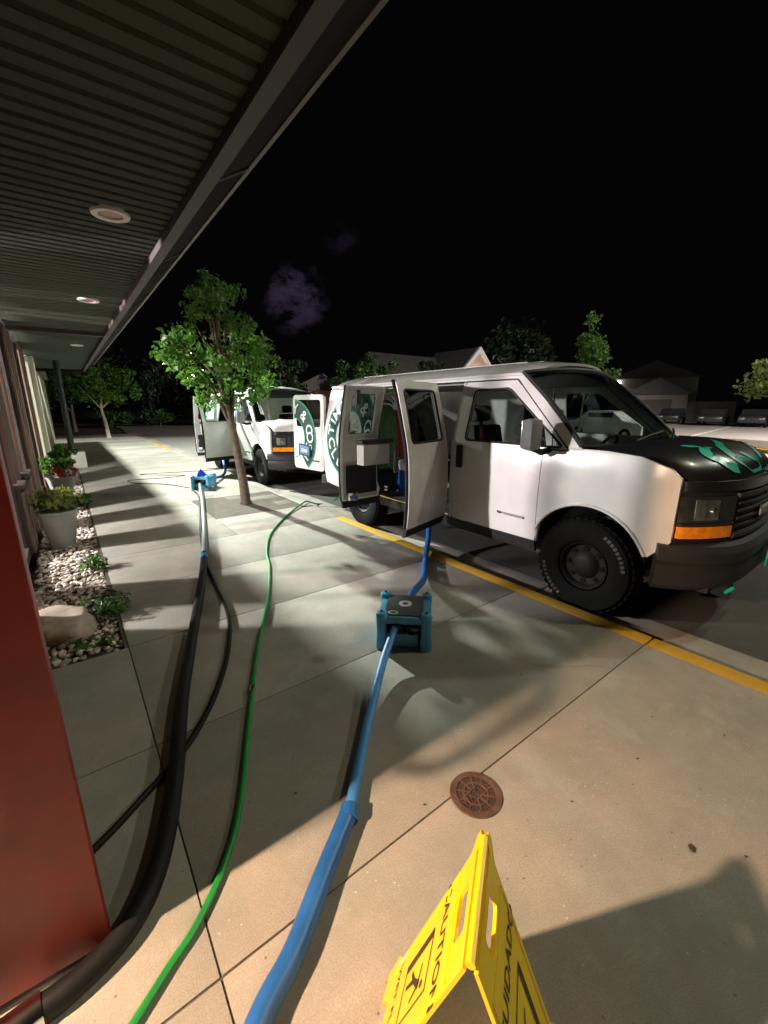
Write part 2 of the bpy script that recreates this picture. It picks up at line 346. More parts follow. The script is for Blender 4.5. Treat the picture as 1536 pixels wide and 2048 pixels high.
simple('line_white', (.70, .68, .64), .8, var=.2, scale=3)
simple('cargo_red', (.36, .03, .02), .5, var=.3, scale=14)
simple('cargo_green', (.12, .26, .10), .5, var=.25, scale=14)
simple('cargo_white', (.75, .76, .74), .5, var=.1)
simple('cargo_teal', (.06, .40, .30), .5, var=.2)
simple('cargo_lilac', (.40, .38, .62), .6, var=.15)
simple('orange_belt', (.75, .25, .03), .6)
simple('dry_leaf', (.06, .035, .02), .8, var=.3, scale=60)
simple('flower_red', (.40, .04, .02), .6, var=.3)
simple('flower_yellow', (.55, .42, .10), .6, var=.3)
leaf_mat('leaf', (.055, .165, .018), (.11, .24, .028))
leaf_mat('leaf_far', (.03, .085, .014), (.055, .13, .022))
leaf_mat('leaf_dark', (.018, .036, .014), (.03, .05, .018))
leaf_mat('leaf_pale', (.14, .28, .05), (.20, .34, .08))
leaf_mat('leaf_lime', (.20, .26, .05), (.28, .32, .09))
glass_mat('car_glass', (.70, .74, .72)); glass_mat('shop_glass', (.86, .9, .88)); glass_mat('tint_glass', (.30, .32, .31))
M = MAT

# ------------------------------------------------------------------ letters (built-in font turned into flat outlines)
def text2d(body, size=1.0, bold=0.0):
    cu = bpy.data.curves.new('txt', 'FONT'); cu.body = body; cu.size = size; cu.align_x = 'CENTER'; cu.align_y = 'CENTER'; cu.resolution_u = 3; cu.offset = bold
    o = bpy.data.objects.new('txt', cu); C.objects.link(o)
    dg = bpy.context.evaluated_depsgraph_get(); me = bpy.data.meshes.new_from_object(o.evaluated_get(dg))
    vs = [(v.co.x, v.co.y) for v in me.vertices]; fs = [tuple(p.vertices) for p in me.polygons]
    bpy.data.objects.remove(o); bpy.data.curves.remove(cu); bpy.data.meshes.remove(me)
    return vs, fs
GLYPH = {ch: text2d(ch, 1.0, .012) for ch in sorted(set('TIMOTHY&CO.CLEANERSWATER'))}
WORD = {w: text2d(w, 1.0, .01) for w in ('CAUTION', 'CUIDADO', 'WET FLOOR', 'PISO MOJADO')}
def ring_text(word, R0, size, a0, a1, top=True):
    vs, fs = [], []; n = len(word)
    for i, ch in enumerate(word):
        if ch == ' ': continue
        a = a0 + (a1 - a0) * (i / (n - 1)); g = GLYPH[ch]; b = len(vs)
        rot = a - math.pi / 2 if top else a + math.pi / 2
        for x, y in g[0]:
            x *= size; y *= size
            vs.append((R0 * math.cos(a) + x * math.cos(rot) - y * math.sin(rot), R0 * math.sin(a) + x * math.sin(rot) + y * math.cos(rot)))
        fs += [tuple(k + b for k in f) for f in g[1]]
    return vs, fs
def annulus(r0, r1, seg=56, clip=None):
    vs, fs = [], []
    for k in range(seg + 1):
        a = 2 * math.pi * k / seg; vs += [(r0 * math.cos(a), r0 * math.sin(a)), (r1 * math.cos(a), r1 * math.sin(a))]
    fs = [(2 * k, 2 * k + 1, 2 * k + 3, 2 * k + 2) for k in range(seg)]
    return vs, fs

# ================================================================== SETTING
LOTZ = -.10
KX0, KX1 = 2.98, 3.13
o = MB().add([(KX1 + .30, -900, LOTZ), (1500, -900, LOTZ), (1500, 1500, LOTZ), (KX1 + .30, 1500, LOTZ)], [(0, 1, 2, 3)]).build('parking_lot', M['lot_paving'], smooth=False); tag(o, kind='structure')
o = MB().add([(KX1 + .46, -20, LOTZ + .004), (10.5, -20, LOTZ + .004), (10.5, 14.0, LOTZ + .004), (KX1 + .46, 14.0, LOTZ + .004)], [(0, 1, 2, 3)]).build('road_patch', M['dark_asphalt'], smooth=False); tag(o, kind='structure')
o = MB().add([(-900, -900, -.16), (KX1 + .29, -900, -.16), (KX1 + .29, 1500, -.16), (-900, 1500, -.16)], [(0, 1, 2, 3)]).build('ground', M['soil'], smooth=False); tag(o, kind='structure')
gut = empty('gutter', tag and (0, 0, 0)); tag(gut, kind='structure')
y = -7.0
while y < 30:
    MB().box((KX1 + .227, y + 1.49, LOTZ - .04), (.446, 2.975, .096)).build('gutter_slab', M['concrete'], gut, bevel=.006); y += 3.0
# sidewalk slabs: joints are real gaps
walk = empty('sidewalk'); tag(walk, kind='structure')
cols = [(-.60, .119), (.125, KX0 - .003)]
PIT = (1.56, 2.93, 6.12, 7.62)
ys = [.94 + 1.06 * k for k in range(-5, 12)] + [14.7, 16.8, 18.9, 21.0, 23.1, 25.2, 27.3, 29.4]
JW = .007
def slab(x0, x1, y0, y1, mat='concrete', z=0, th=.15, parent=walk, nm='concrete_slab'):
    MB().box(((x0 + x1) / 2, (y0 + y1) / 2, z - th / 2), (x1 - x0, y1 - y0, th)).build(nm, M[mat], parent, bevel=.0025)
for a, b in zip(ys, ys[1:]):
    y0, y1 = a + JW / 2, b - JW / 2
    for x0, x1 in cols:
        if x0 < 0 and a > 2.9 and a < 13.0: continue           # planting bed
        if x0 > 0 and b > PIT[2] and a < PIT[3]:               # around the tree pit
            slab(x0, PIT[0] - .006, y0, y1); 
            if a < PIT[2]: slab(PIT[0], x1, y0, PIT[2] - .006)
            if b > PIT[3]: slab(PIT[0], x1, PIT[3] + .006, y1)
            continue
        slab(x0, x1, y0, y1)
nx, ny = 5, 5
for i in range(nx):
    for j in range(ny):
        if i == 2 and j == 2: continue
        dx, dy = (PIT[1] - PIT[0]) / nx, (PIT[3] - PIT[2]) / ny
        slab(PIT[0] + i * dx + .004, PIT[0] + (i + 1) * dx - .004, PIT[2] + j * dy + .004, PIT[2] + (j + 1) * dy - .004, 'pit_paver', random.uniform(-.012, -.003), .08, nm='paver')
MB().box(((PIT[0] + PIT[1]) / 2, (PIT[2] + PIT[3]) / 2, -.09), (1.36, 1.49, .10)).build('pit_soil', M['soil'], walk)
for x0_, x1_, y0_, y1_ in ((.10, KX0 - .006, -4.4, 29.3), (-.58, .10, -4.4, 3.05), (-.58, .10, 12.7, 29.3)):
    MB().box(((x0_ + x1_) / 2, (y0_ + y1_) / 2, -.080), (x1_ - x0_, y1_ - y0_, .149)).build('joint_filler', M['joint'], walk)
def crack(pts, w, seed):
    rr = random.Random(seed); q = catmull([(p[0], p[1], 0) for p in pts], 9); L_, R_ = [], []
    for i, p in enumerate(q):
        t = (q[min(i + 1, len(q) - 1)] - q[max(i - 1, 0)]).normalized(); n = Vector((-t.y, t.x, 0)); j = n * rr.gauss(0, .006); ww = w * rr.uniform(.35, 1.2) * (1 - .7 * i / len(q))
        L_.append(p + j + n * ww + Vector((0, 0, .0012))); R_.append(p + j - n * ww + Vector((0, 0, .0012)))
    k = len(q); MB().add(L_ + R_, [(i, i + 1, k + i + 1, k + i) for i in range(k - 1)]).build('crack', M['joint'], walk, smooth=False)
crack([(2.5, 1.0), (2.2, 1.22), (2.05, 1.5), (1.75, 1.62), (1.5, 1.98)], .0016, 1)
crack([(2.97, 3.9), (2.6, 3.75), (2.3, 3.82)], .0018, 3)
# kerb stones, painted yellow by the loading stretch
kerb = empty('kerb'); tag(kerb, kind='structure')
y = -5.42
while y < 31:
    L_ = 2.12; yel = (y + L_ / 2 < 5.15) or (17.2 < y < 22)
    MB().box(((KX0 + KX1) / 2, y + L_ / 2, -.10), (KX1 - KX0 - .002, L_ - .008, .20)).build('kerb_stone', M['yellow_paint' if yel else 'concrete'], kerb, bevel=.014); y += L_
# parking lines
for (x0, y0, x1, y1) in [(24, 8.05, 60, 12.7), (27, 3.0, 64, 4.2), (24, 14.5, 60, 21.5)]:
    d = Vector((x1 - x0, y1 - y0, 0)).normalized(); n = Vector((-d.y, d.x, 0)) * .06
    a = Vector((x0, y0, LOTZ + .005)); b = Vector((x1, y1, LOTZ + .005))
    o = MB().add([a - n, b - n, b + n, a + n], [(0, 1, 2, 3)]).build('parking_line', M['line_white'], smooth=False); tag(o, kind='structure')
# planted island in the lot
isl = empty('lot_island'); tag(isl, kind='structure')
poly = roundpoly([(19.2, 1.2), (24.6, 2.2), (26.2, 6.4), (25.0, 6.7), (20.6, 3.9)], .5, 4)
MB().prism(poly, lambda p: Vector((p[0], p[1], LOTZ - .05)), lambda p: Vector((p[0], p[1], LOTZ + .14))).build('island_kerb', M['yellow_paint'], isl, bevel=.02)
cxm = sum(p[0] for p in poly) / len(poly); cym = sum(p[1] for p in poly) / len(poly)
MB().prism([(cxm + (p[0] - cxm) * .92, cym + (p[1] - cym) * .92) for p in poly], lambda p: Vector((p[0], p[1], LOTZ)), lambda p: Vector((p[0], p[1], LOTZ + .16))).build('island_soil', M['soil'], isl)

# ------------------------------------------------------------------ gravel bed along the shop front
bed = empty('gravel_bed'); tag(bed, kind='structure')
BX0, BX1, BY0, BY1 = -.46, .120, 3.125, 12.4
MB().box(((BX0 + BX1) / 2, (BY0 + BY1) / 2, -.085), (BX1 - BX0, BY1 - BY0, .10)).build('bed_soil', M['soil'], bed)
def stone_shape(rnd, s):
    bm = bmesh.new(); bmesh.ops.create_icosphere(bm, subdivisions=1, radius=1)
    sc = (rnd.uniform(.7, 1.15), rnd.uniform(.7, 1.15), rnd.uniform(.45, .75))
    vs = [Vector((v.co.x * sc[0], v.co.y * sc[1], v.co.z * sc[2])) * s * rnd.uniform(.82, 1.15) for v in bm.verts]
    fs = [tuple(v.index for v in f.verts) for f in bm.faces]; bm.free(); return vs, fs
rnd = random.Random(3)
stone_me = []
for k in range(14):
    vs, fs = stone_shape(rnd, .026); stone_me.append(mesh_from('stone', vs, fs, M['stone'], True, 50))
spots = []
yy = BY0 + .02
while yy < BY1 - .02:
    for k in range(13):
        spots.append((BX0 + .02 + (k + rnd.random()) * (BX1 - BX0 - .04) / 13, yy + rnd.uniform(-.02, .02)))
    yy += .044
spots.sort(key=lambda p: p[1])
def in_rock(x, y): return ((x + .24) / .17) ** 2 + ((y - 3.62) / .24) ** 2 < 1
mb = MB(); cnt = 0
for (x, y) in spots:
    if in_rock(x, y): continue
    z = -.035 + .012 * math.sin(x * 17 + y * 5) + rnd.uniform(0, .022); s = rnd.uniform(.6, 1.3)
    e = (rnd.uniform(-.5, .5), rnd.uniform(-.5, .5), rnd.uniform(0, 6.28))
    if cnt < 300:
        o = link('stone', stone_me[rnd.randrange(14)], bed, (x, y, z), e); o.scale = (s, s, s)
    else:
        vs, fs = stone_shape(rnd, .026 * s); mm_ = Matrix.Rotation(e[2], 4, 'Z'); mb.add([mm_ @ v + Vector((x, y, z)) for v in vs], fs)
    cnt += 1
o = mb.build('gravel', M['stone'], bed, angle=50); o['kind'] = 'stuff'

# ================================================================== SHOP BUILDING
FX = -.47
shop = empty('shop_building', (FX, 8, 0), label='single-storey shop with brown timber posts, red door and ribbed metal canopy', cat='building')
def sp(mb, name, mat, **k):            # part of the shop, in world coordinates
    mb.v = [v - Vector((FX, 8, 0)) for v in mb.v]; return mb.build(name, M[mat], k.pop('parent', shop), **k)
ZS = 2.72
# wall piers: brown boards on the piers, stucco at the far end
piers = [(1.42, 3.75, 2.72), (4.22, 4.62, .74), (5.80, 6.20, .74), (6.80, 7.28, .74), (7.83, 8.77, 2.72), (10.24, 11.4, 2.72)]   # full-height piers and low timber-clad ones
for a, b, h in piers:
    sp(MB().box((FX - .12, (a + b) / 2, h / 2), (.20, b - a - .02, h)), 'wall_pier', 'brown_dark')
    n = max(2, round((b - a) / .18)); w = (b - a) / n
    for k in range(n):
        sp(MB().box((FX - .004, a + (k + .5) * w, h / 2 - .015), (.028 + .012 * (k % 2), w - .012, h - .05)), 'timber_board', 'wood', bevel=.004)
    if h < 2: sp(MB().box((FX - .11, (a + b) / 2, h + .02), (.26, b - a + .04, .04)), 'pier_cap', 'brown_dark', bevel=.005)
for y_ in (6.0, 7.04): sp(MB().box((FX - .09, y_, 1.75), (.10, .05, 1.94)), 'timber_post', 'wood', bevel=.006)
wins = [(3.75, 4.22), (4.62, 5.80), (6.20, 6.80), (7.28, 7.83), (8.77, 10.24), (11.4, 12.9)]
for a, b in wins:
    w_ = sp(MB().box((FX - .10, (a + b) / 2, .05), (.12, b - a, .10)).box((FX - .10, (a + b) / 2, 2.64), (.12, b - a, .12)).box((FX - .10, a + .02, 1.34), (.08, .04, 2.48)).box((FX - .10, b - .02, 1.34), (.08, .04, 2.48)), 'window_frame', 'brown_dark')
    w_2 = MB().box((FX - .10, (a + b) / 2, 1.34), (.008, b - a - .08, 2.48)); w_2.v = [v - Vector((FX, 8, 0)) for v in w_2.v]; w_2.build('pane', M['shop_glass'], w_)
sp(MB().box((FX - .11, 15.9, 1.36), (.24, 6.0, 2.72)), 'stucco_wall', 'stucco', bevel=.01)
sp(MB().box((FX + .05, 13.3, 1.36), (.12, .5, 2.72)), 'stucco_pilaster', 'stucco', bevel=.01)
sp(MB().box((FX - .11, 23, 1.36), (.22, 8.2, 2.72)), 'far_wall', 'stucco')
# inside: floor, ceiling, back walls
sp(MB().box((-5.6, 8.1, -.03), (9.9, 14.6, .06)), 'shop_floor', 'interior_floor')
sp(MB().box((-5.4, 8.0, 2.86), (10.2, 38.0, .10)), 'ceiling', 'interior_wall')
sp(MB().box((-10.4, 7.0, 1.4), (.1, 26, 2.8)), 'back_wall', 'interior_wall')
sp(MB().box((-5.4, 15.3, 1.4), (9.8, .1, 2.8)), 'side_wall', 'interior_wall')
sp(MB().box((-5.7, 1.52, 1.4), (9.6, .10, 2.8)), 'partition_wall', 'interior_wall')
sp(MB().box((-3.6, -2.6, 1.4), (.1, 8.2, 2.8)), 'entry_back_wall', 'interior_wall')
sp(MB().box((-1.06, -3.9, 1.36), (.2, 7.4, 2.72)), 'entry_front_wall', 'brown_dark')
sp(MB().box((-2.1, -.2, -.025), (2.2, 3.3, .05)), 'entry_floor', 'interior_floor')
sp(MB().box((-.78, 1.36, 1.36), (.62, .10, 2.72)), 'entry_reveal', 'brown_dark')
sp(MB().box((-1.04, .62, 2.40), (.10, 1.64, .66)), 'added_door_head', 'brown_dark')  # unseen lintel added to keep the entry light off the near soffit
sp(MB().box((-1.035, 1.315, 1.36), (.09, .12, 2.72)), 'added_jamb_seal', 'brown_dark')  # unseen strip added to stop entry light leaking behind the door leaf
# red door leaf standing open
door = sp(MB().box((-.545, 1.250, 1.10), (.85, .045, 2.14), rz=R(-2.2)), 'door', 'red_paint', bevel=.006)
def dp(mb, name, mat, **k): mb.v = [v - Vector((FX, 8, 0)) for v in mb.v]; return mb.build(name, M[mat], door, **k)
dp(MB().box((-.56, 1.225, 1.62), (.56, .012, .86), rz=R(-2.2)), 'door_window', 'window_dark', bevel=.004)
for a in ((-.86, 1.235, 1.62), (-.25, 1.212, 1.62)): dp(MB().box(a, (.035, .02, .92), rz=R(-2.2)), 'window_bead', 'red_paint', bevel=.004)
dp(MB().tube(catmull([(-.30, 1.205, .93), (-.30, 1.16, .98), (-.30, 1.155, 1.10), (-.30, 1.16, 1.22), (-.30, 1.205, 1.27)], 5), .016, 10), 'door_handle', 'black_trim')
# canopy: ribbed soffit panels, fascia, drip trim
y = -2.4; PW = .305
prof = []
for k in range(3):
    u0 = k * PW / 3
    prof += [(u0 + .004, .0), (u0 + .062, .0), (u0 + .070, .018), (u0 + .092, .018), (u0 + .0975, .0)]
prof = [(0, 0)] + prof + [(PW - .004, 0)]
vs = []; fs = []
for i, (u, z) in enumerate(prof): vs += [(FX - .47 + .47, u, z), (.715, u, z)]
for i in range(len(prof) - 1): fs.append((2 * i, 2 * i + 1, 2 * i + 3, 2 * i + 2))
n0 = len(vs)
vs += [(FX, 0, .03), (.715, 0, .03), (FX, PW - .004, .03), (.715, PW - .004, .03)]
fs += [(n0, n0 + 1, n0 + 3, n0 + 2)]
sof = mesh_from('soffit_panel', vs, fs, M['soffit_metal'], False)
y = -2.4
while y < 16.9:
    if not 8.25 < y < 8.5: link('soffit_panel', sof, shop, (-FX, y - 8, ZS))
    y += PW
sp(MB().box((.12, 8.42, ZS - .015), (1.18, .07, .06)), 'soffit_beam', 'brown_dark')
sp(MB().box((.12, 17.0, ZS + .02), (1.5, .10, .22)), 'end_fascia', 'fascia')
sp(MB().box((.75, 7.2, ZS - .005), (.065, 19.4, .09)), 'soffit_edge_shade', 'brown_dark')  # dark beam modelled for the shaded band along the soffit edge
seg_y = [-2.4, -.6, 1.1, 2.6, 4.22, 5.94, 7.52, 9.2, 11, 13, 15, 16.9]
for a, b in zip(seg_y, seg_y[1:]):
    sp(MB().prism([(.785, ZS + .01), (1.01, ZS + .15), (1.01, ZS + .42), (.80, ZS + .42)], lambda p, a=a: Vector((p[0], a + .02, p[1])), lambda p, b=b: Vector((p[0], b - .02, p[1]))), 'fascia_panel', 'fascia', bevel=.004)
    sp(MB().prism([(.775, ZS), (1.02, ZS + .145), (1.02, ZS + .41), (.80, ZS + .41)], lambda p, b=b: Vector((p[0], b - .02, p[1])), lambda p, b=b: Vector((p[0], b + .02, p[1]))), 'fascia_bracket', 'black_trim')
sp(MB().box((1.03, 7.2, ZS + .165), (.022, 19.4, .035)), 'drip_trim', 'trim_light', bevel=.004)
sp(MB().box((.30, 7.2, ZS + .46), (1.62, 19.5, .06)), 'canopy_roof', 'brown_dark')
for yy in (-.1, 3.27, 5.89, 10.2):
    t = sp(MB().lathe([(.062, .012), (.066, -.006), (.10, -.009), (.105, 0), (.105, .02)], 28, Matrix.Translation((.41, yy, ZS - .004))), 'recessed_light', 'lamp_white')
    q = MB().lathe([(.0, .014), (.03, .013), (.062, -.002)], 24, Matrix.Translation((.41, yy, ZS))); q.v = [v - Vector((FX, 8, 0)) for v in q.v]; q.build('lamp_bowl', M['lamp_inner'], t)
# ceiling fixtures inside that give off the light
for nm, p, mt in (('ceiling_fixture', (-4.5, 6.5, 2.79), 'bulb'), ('entry_fixture', (-1.95, 1.247, 2.74), 'bulb')):
    sp(MB().lathe([(.03, .07), (.03, -.20), (.10, -.22), (.10, -.25), (.02, -.26)], 16, Matrix.Translation(p)), nm, 'lamp_white')

# ================================================================== LAMP POSTS
def lamp_post(base, head, label, block=True):
    t = empty('lamp_post', base, label=label, cat='lamp post', group=None)
    b = Vector(base); h = Vector(head) - b
    if block: MB().box((0, 0, .17), (.54, .50, .50)).build('concrete_base', M['concrete_base'], t, bevel=.02)
    MB().lathe([(.15, .42), (.15, .46), (.10, .48), (.085, .56)], 16).build('base_flange', M['pole_green'], t)
    MB().tube([(0, 0, .42), (0, 0, 2.5), (0, 0, h.z + .12)], [.075, .068, .05], 14).build('pole', M['pole_green'], t)
    ar = catmull([(0, 0, h.z - .05), (h.x * .4, h.y * .4, h.z + .12), (h.x * .8, h.y * .8, h.z + .13)], 5)
    MB().tube(ar, .03, 10).build('arm', M['pole_green'], t)
    hd = MB().box((h.x * 1.0, h.y * 1.0, h.z + .10), (.5, .34, .16)).build('lamp_head', M['pole_green'], t, bevel=.03)
    MB().box((h.x, h.y, h.z + .012), (.38, .26, .016)).build('lens_plate', M['bulb'], hd)
    return t
lamp_post((.06, 13.9, 0), LAMP_WALK, 'dark green lamp post on concrete block at end of shop canopy')
lamp_post((14.5, -2.4, LOTZ), LAMP_LOT, 'dark lamp post standing alone in the lot ahead of the van')
lamp_post((8.4, -3.0, LOTZ), LAMP_FILL, 'tall dark lamp post added out of view for the fill lamp ahead of the black-hooded van')
lamp_post((28, -5.9, LOTZ), LAMP_LOT2, 'dark lamp post far out in the open parking lot')

# ================================================================== PLANTS AND TREES
def leaf_verts(mb, p, nrm, s, rnd, aspect=1.6, fold=.25):
    n = Vector(nrm); n = n.normalized() if n.length > 1e-5 else Vector((0, 0, 1))
    a = n.orthogonal().normalized(); a.rotate(Matrix.Rotation(rnd.uniform(0, 6.28), 3, n)); b = n.cross(a)
    L_, w = s * aspect / 2, s / 2
    p = Vector(p); k = len(mb.v)
    mb.v += [p - a * L_, p + b * w + n * fold * s, p + a * L_, p - b * w + n * fold * s, p + a * L_ * .15 - n * .02 * s]
    mb.f += [(k, k + 4, k + 1), (k + 1, k + 4, k + 2), (k + 2, k + 4, k + 3), (k + 3, k + 4, k)]
def crown(clumps, per, spread, size, rnd, droop=.3):
    mb = MB()
    for c, r in clumps:
        for k in range(per):
            d = Vector((rnd.gauss(0, 1), rnd.gauss(0, 1), rnd.gauss(0, .8))); d = d.normalized() * (rnd.random() ** .45) * r * spread
            nn = Vector((rnd.gauss(0, 1), rnd.gauss(0, 1), rnd.gauss(.4, .8)))
            leaf_verts(mb, Vector(c) + d, nn, size * rnd.uniform(.45, 1.35), rnd)
    return mb
def tree(name, base, trunk_pts, tr, limbs, clumps, per, size, label, cat='tree', group=None, leafm='leaf', barkm='bark', seed=1, spread=1.0):
    rnd = random.Random(seed); t = empty(name, base, label=label, cat=cat, group=group); b = Vector(base)
    mb = MB(); tp = catmull([Vector(p) - b for p in trunk_pts], 5); n = len(tp)
    rad = [tr * (1.25 if i == 0 else 1) * (1 - .62 * i / (n - 1)) for i in range(n)]
    mb.tube(tp, rad, 12); mb.build('trunk', M[barkm], t)
    for lb in limbs:
        q = catmull([Vector(p) - b for p in lb[0]], 5); MB().tube(q, [lb[1] * (1 - .75 * i / (len(q) - 1)) for i in range(len(q))], 7).build('limb', M[barkm], t)
    crown([(Vector(c) - b, r) for c, r in clumps], per, spread, size, rnd).build('crown', M[leafm], t, smooth=False)
    return t
def ell_clumps(c, rad, n, r0, r1, rnd, bottom=-1):
    out = []
    while len(out) < n:
        d = Vector((rnd.uniform(-1, 1), rnd.uniform(-1, 1), rnd.uniform(-1, 1)))
        if d.length > 1 or d.z < bottom: continue
        d = d * (.55 + .45 * rnd.random()) if d.length > .5 else d
        out.append((Vector((c[0] + d.x * rad[0], c[1] + d.y * rad[1], c[2] + d.z * rad[2])), rnd.uniform(r0, r1)))
    return out
rnd = random.Random(11)
tb = (2.26, 6.88, 0)
tp_ = [tb, (2.25, 6.88, .3), (2.21, 6.9, .75), (2.15, 6.9, 1.25), (2.08, 6.9, 1.75), (2.06, 6.92, 2.5), (2.12, 6.95, 3.3)]
tips0 = [((1.35, 6.75, 2.25), .34), ((1.55, 7.2, 2.65), .36), ((1.32, 6.6, 2.55), .28), ((1.75, 6.5, 2.15), .34), ((1.6, 7.1, 2.0), .30), ((2.05, 6.4, 2.45), .36), ((2.45, 6.6, 2.3), .34), ((2.62, 7.0, 2.1), .34), ((2.75, 6.8, 2.55), .34), ((2.35, 7.4, 2.6), .36),
        ((1.8, 7.3, 3.05), .36), ((1.9, 6.6, 3.0), .36), ((2.4, 6.8, 3.05), .38), ((2.75, 7.2, 3.0), .32), ((2.1, 7.0, 3.5), .36), ((2.4, 7.2, 3.55), .3), ((1.85, 6.9, 3.6), .26), ((2.25, 6.85, 1.85), .24), ((2.5, 6.75, 1.85), .18), ((1.95, 6.75, 1.8), .24), ((1.55, 6.9, 2.35), .30), ((1.45, 7.0, 2.45), .28), ((2.62, 6.5, 1.98), .26)]
tips = [(tuple(Vector((1.98 + (c[0] - 1.98) * .82, c[1], 1.72 + (c[2] - 1.72) * .86))), r * (.9 if c[2] < 2.9 else .75)) for c, r in tips0]
limbs = [([tuple(Vector(tp_[3 + (k % 3)]) + Vector((0, 0, .1 * (k % 2)))), tuple((Vector(tp_[4]) + Vector(c)) / 2 + Vector((0, 0, .12))), c], .028) for k, (c, r) in enumerate(tips[:17])]
cl = []
for c, r in tips:
    for k in range(4): cl.append((Vector(c) + Vector((rnd.gauss(0, .15), rnd.gauss(0, .15), rnd.gauss(0, .13))), r * rnd.uniform(.4, .75)))
tree('street_tree', tb, tp_, .085, limbs, cl, 36, .060, 'young street tree with bright green leaves leaning in a paved square', leafm='leaf', seed=5)
# tree past the lamp post
c2 = ell_clumps((1.95, 26, 2.75), (1.6, 1.4, 1.45), 34, .3, .55, rnd, -.75)
tree('street_tree', (1.75, 26, 0), [(1.75, 26, 0), (1.7, 26, .8), (1.62, 26, 1.5), (1.8, 26, 2.6)], .10, [([(1.65, 26, 1.4), (1.1, 26, 2.2), (.8, 26, 2.6)], .04), ([(1.65, 26, 1.5), (2.4, 26, 2.2), (2.9, 26, 2.5)], .04)], c2, 60, .13, 'small street tree with pale trunk beyond the lamp post', leafm='leaf', barkm='bark_pale', seed=6)
c2 = ell_clumps((.6, 33, 3.2), (2.2, 1.6, 1.9), 26, .5, .8, rnd, -.6)
tree('street_tree', (.5, 33, 0), [(.5, 33, 0), (.5, 33, 1.2), (.6, 33, 2.6)], .12, [([(.5, 33, 1.2), (-.4, 33, 2.4), (-.9, 33, 3)], .05)], c2, 45, .2, 'dark street tree farthest along the walk behind the lamp post', leafm='leaf_far', seed=16)
# small trees in the lot
c3 = ell_clumps((12.35, 6.5, 3.05), (.42, .42, 1.0), 26, .18, .30, rnd) + ell_clumps((12.55, 6.35, 2.3), (.55, .5, .45), 16, .18, .28, rnd)
tree('lot_tree', (12.2, 6.5, LOTZ), [(12.2, 6.5, LOTZ), (12.2, 6.5, .9), (12.25, 6.5, 1.8), (12.35, 6.5, 3.2)], .05, [([(12.22, 6.5, 1.6), (12.5, 6.4, 2.0), (12.8, 6.3, 2.3)], .02)], c3, 62, .085, 'slender upright young tree behind the white van cab', leafm='leaf_pale', barkm='bark_pale', seed=8)
c3 = ell_clumps((12.6, 1.95, 2.15), (1.2, 1.2, .55), 44, .18, .34, rnd, -.8)
tree('lot_tree', (12.9, 1.3, LOTZ), [(12.9, 1.3, LOTZ), (12.9, 1.35, .9), (12.9, 1.4, 1.6), (12.9, 1.5, 2.6)], .06, [([(12.9, 1.4, 1.5), (12.5, 1.9, 2.0), (12.2, 2.4, 2.2)], .025)], c3, 62, .095, 'low spreading tree with yellow-green leaves beside the lot lamp', leafm='leaf_lime', barkm='bark_pale', seed=9)
# larger trees behind the vans
def bigtree(base, h, rad, n, per, size, label, leafm, seed, low=.25):
    rr = random.Random(seed); b = Vector(base)
    c = ell_clumps((b.x, b.y, b.z + h * (.5 + low / 2)), (rad, rad * .8, h * (1 - low) / 2), n, rad * .16, rad * .30, rr)
    lim = [([tuple(b + Vector((0, 0, h * .25))), tuple((b + Vector((0, 0, h * .4)) + Vector(q)) / 2), tuple(q)], h * .012) for q, _ in c[:6]]
    return tree('tree', base, [base, tuple(b + Vector((.1, 0, h * .2))), tuple(b + Vector((0, .1, h * .45))), tuple(b + Vector((0, 0, h * .75)))], h * .025, lim, c, per, size, label, leafm=leafm, seed=seed)
bigtree((18.2, 27, LOTZ), 5.6, 2.5, 40, 60, .19, 'leafy green tree left of the gabled house, behind the van roof', 'leaf_far', 21, .1)
bigtree((21.6, 29, LOTZ), 6.1, 2.2, 34, 60, .19, 'leafy green tree touching the dark roof of the gabled house', 'leaf_far', 22, .1)
bigtree((13.6, 31, LOTZ), 6.2, 2.6, 34, 50, .24, 'dark tree standing behind the rear van', 'leaf_dark', 23, .1)
bigtree((8.5, 44, LOTZ), 7.5, 4.2, 38, 50, .3, 'dark broad tree beyond the far end of the road', 'leaf_dark', 24, .05)
bigtree((-2.0, 47, LOTZ), 7.0, 4.4, 36, 50, .3, 'dark round tree beyond the end of the walk', 'leaf_dark', 25, .05)
bigtree((3.6, 52, LOTZ), 8.0, 4.2, 36, 50, .3, 'tall dark tree between two others past the road end', 'leaf_dark', 26, .05)
bigtree((49, 36.5, LOTZ), 13.5, 7.5, 60, 60, .5, 'huge dark tree behind the white gable', 'leaf_dark', 27, .12)
bigtree((28.5, 30.5, LOTZ), 7.0, 2.0, 30, 50, .24, 'narrow black tree standing in for a tree shadow on the gabled house roof', 'leaf_dark', 28, .3)  # black foliage takes the place of a shadow cast on the roof
# low shrubs at road end
for k, (x, y_, r_, h_) in enumerate([(6.5, 40, 1.6, 1.5), (9.5, 41, 1.8, 1.7), (12.6, 40.5, 1.6, 1.4), (3.4, 40.5, 1.5, 1.3)]):
    rr = random.Random(40 + k); s_ = empty('shrub', (x, y_, LOTZ), label='low dark shrub in the row across the end of the road', cat='shrub', group='shrubs at the end of the road')
    crown([(Vector(c) - Vector((x, y_, LOTZ)), q) for c, q in ell_clumps((x, y_, h_ / 2), (r_, r_ * .7, h_ / 2), 18, .35, .5, rr)], 40, 1, .16, rr).build('foliage', M['leaf_far'], s_, smooth=False)
    MB().tube([(0, 0, 0), (.05, 0, h_ * .5)], .05, 6).build('stem', M['bark'], s_)
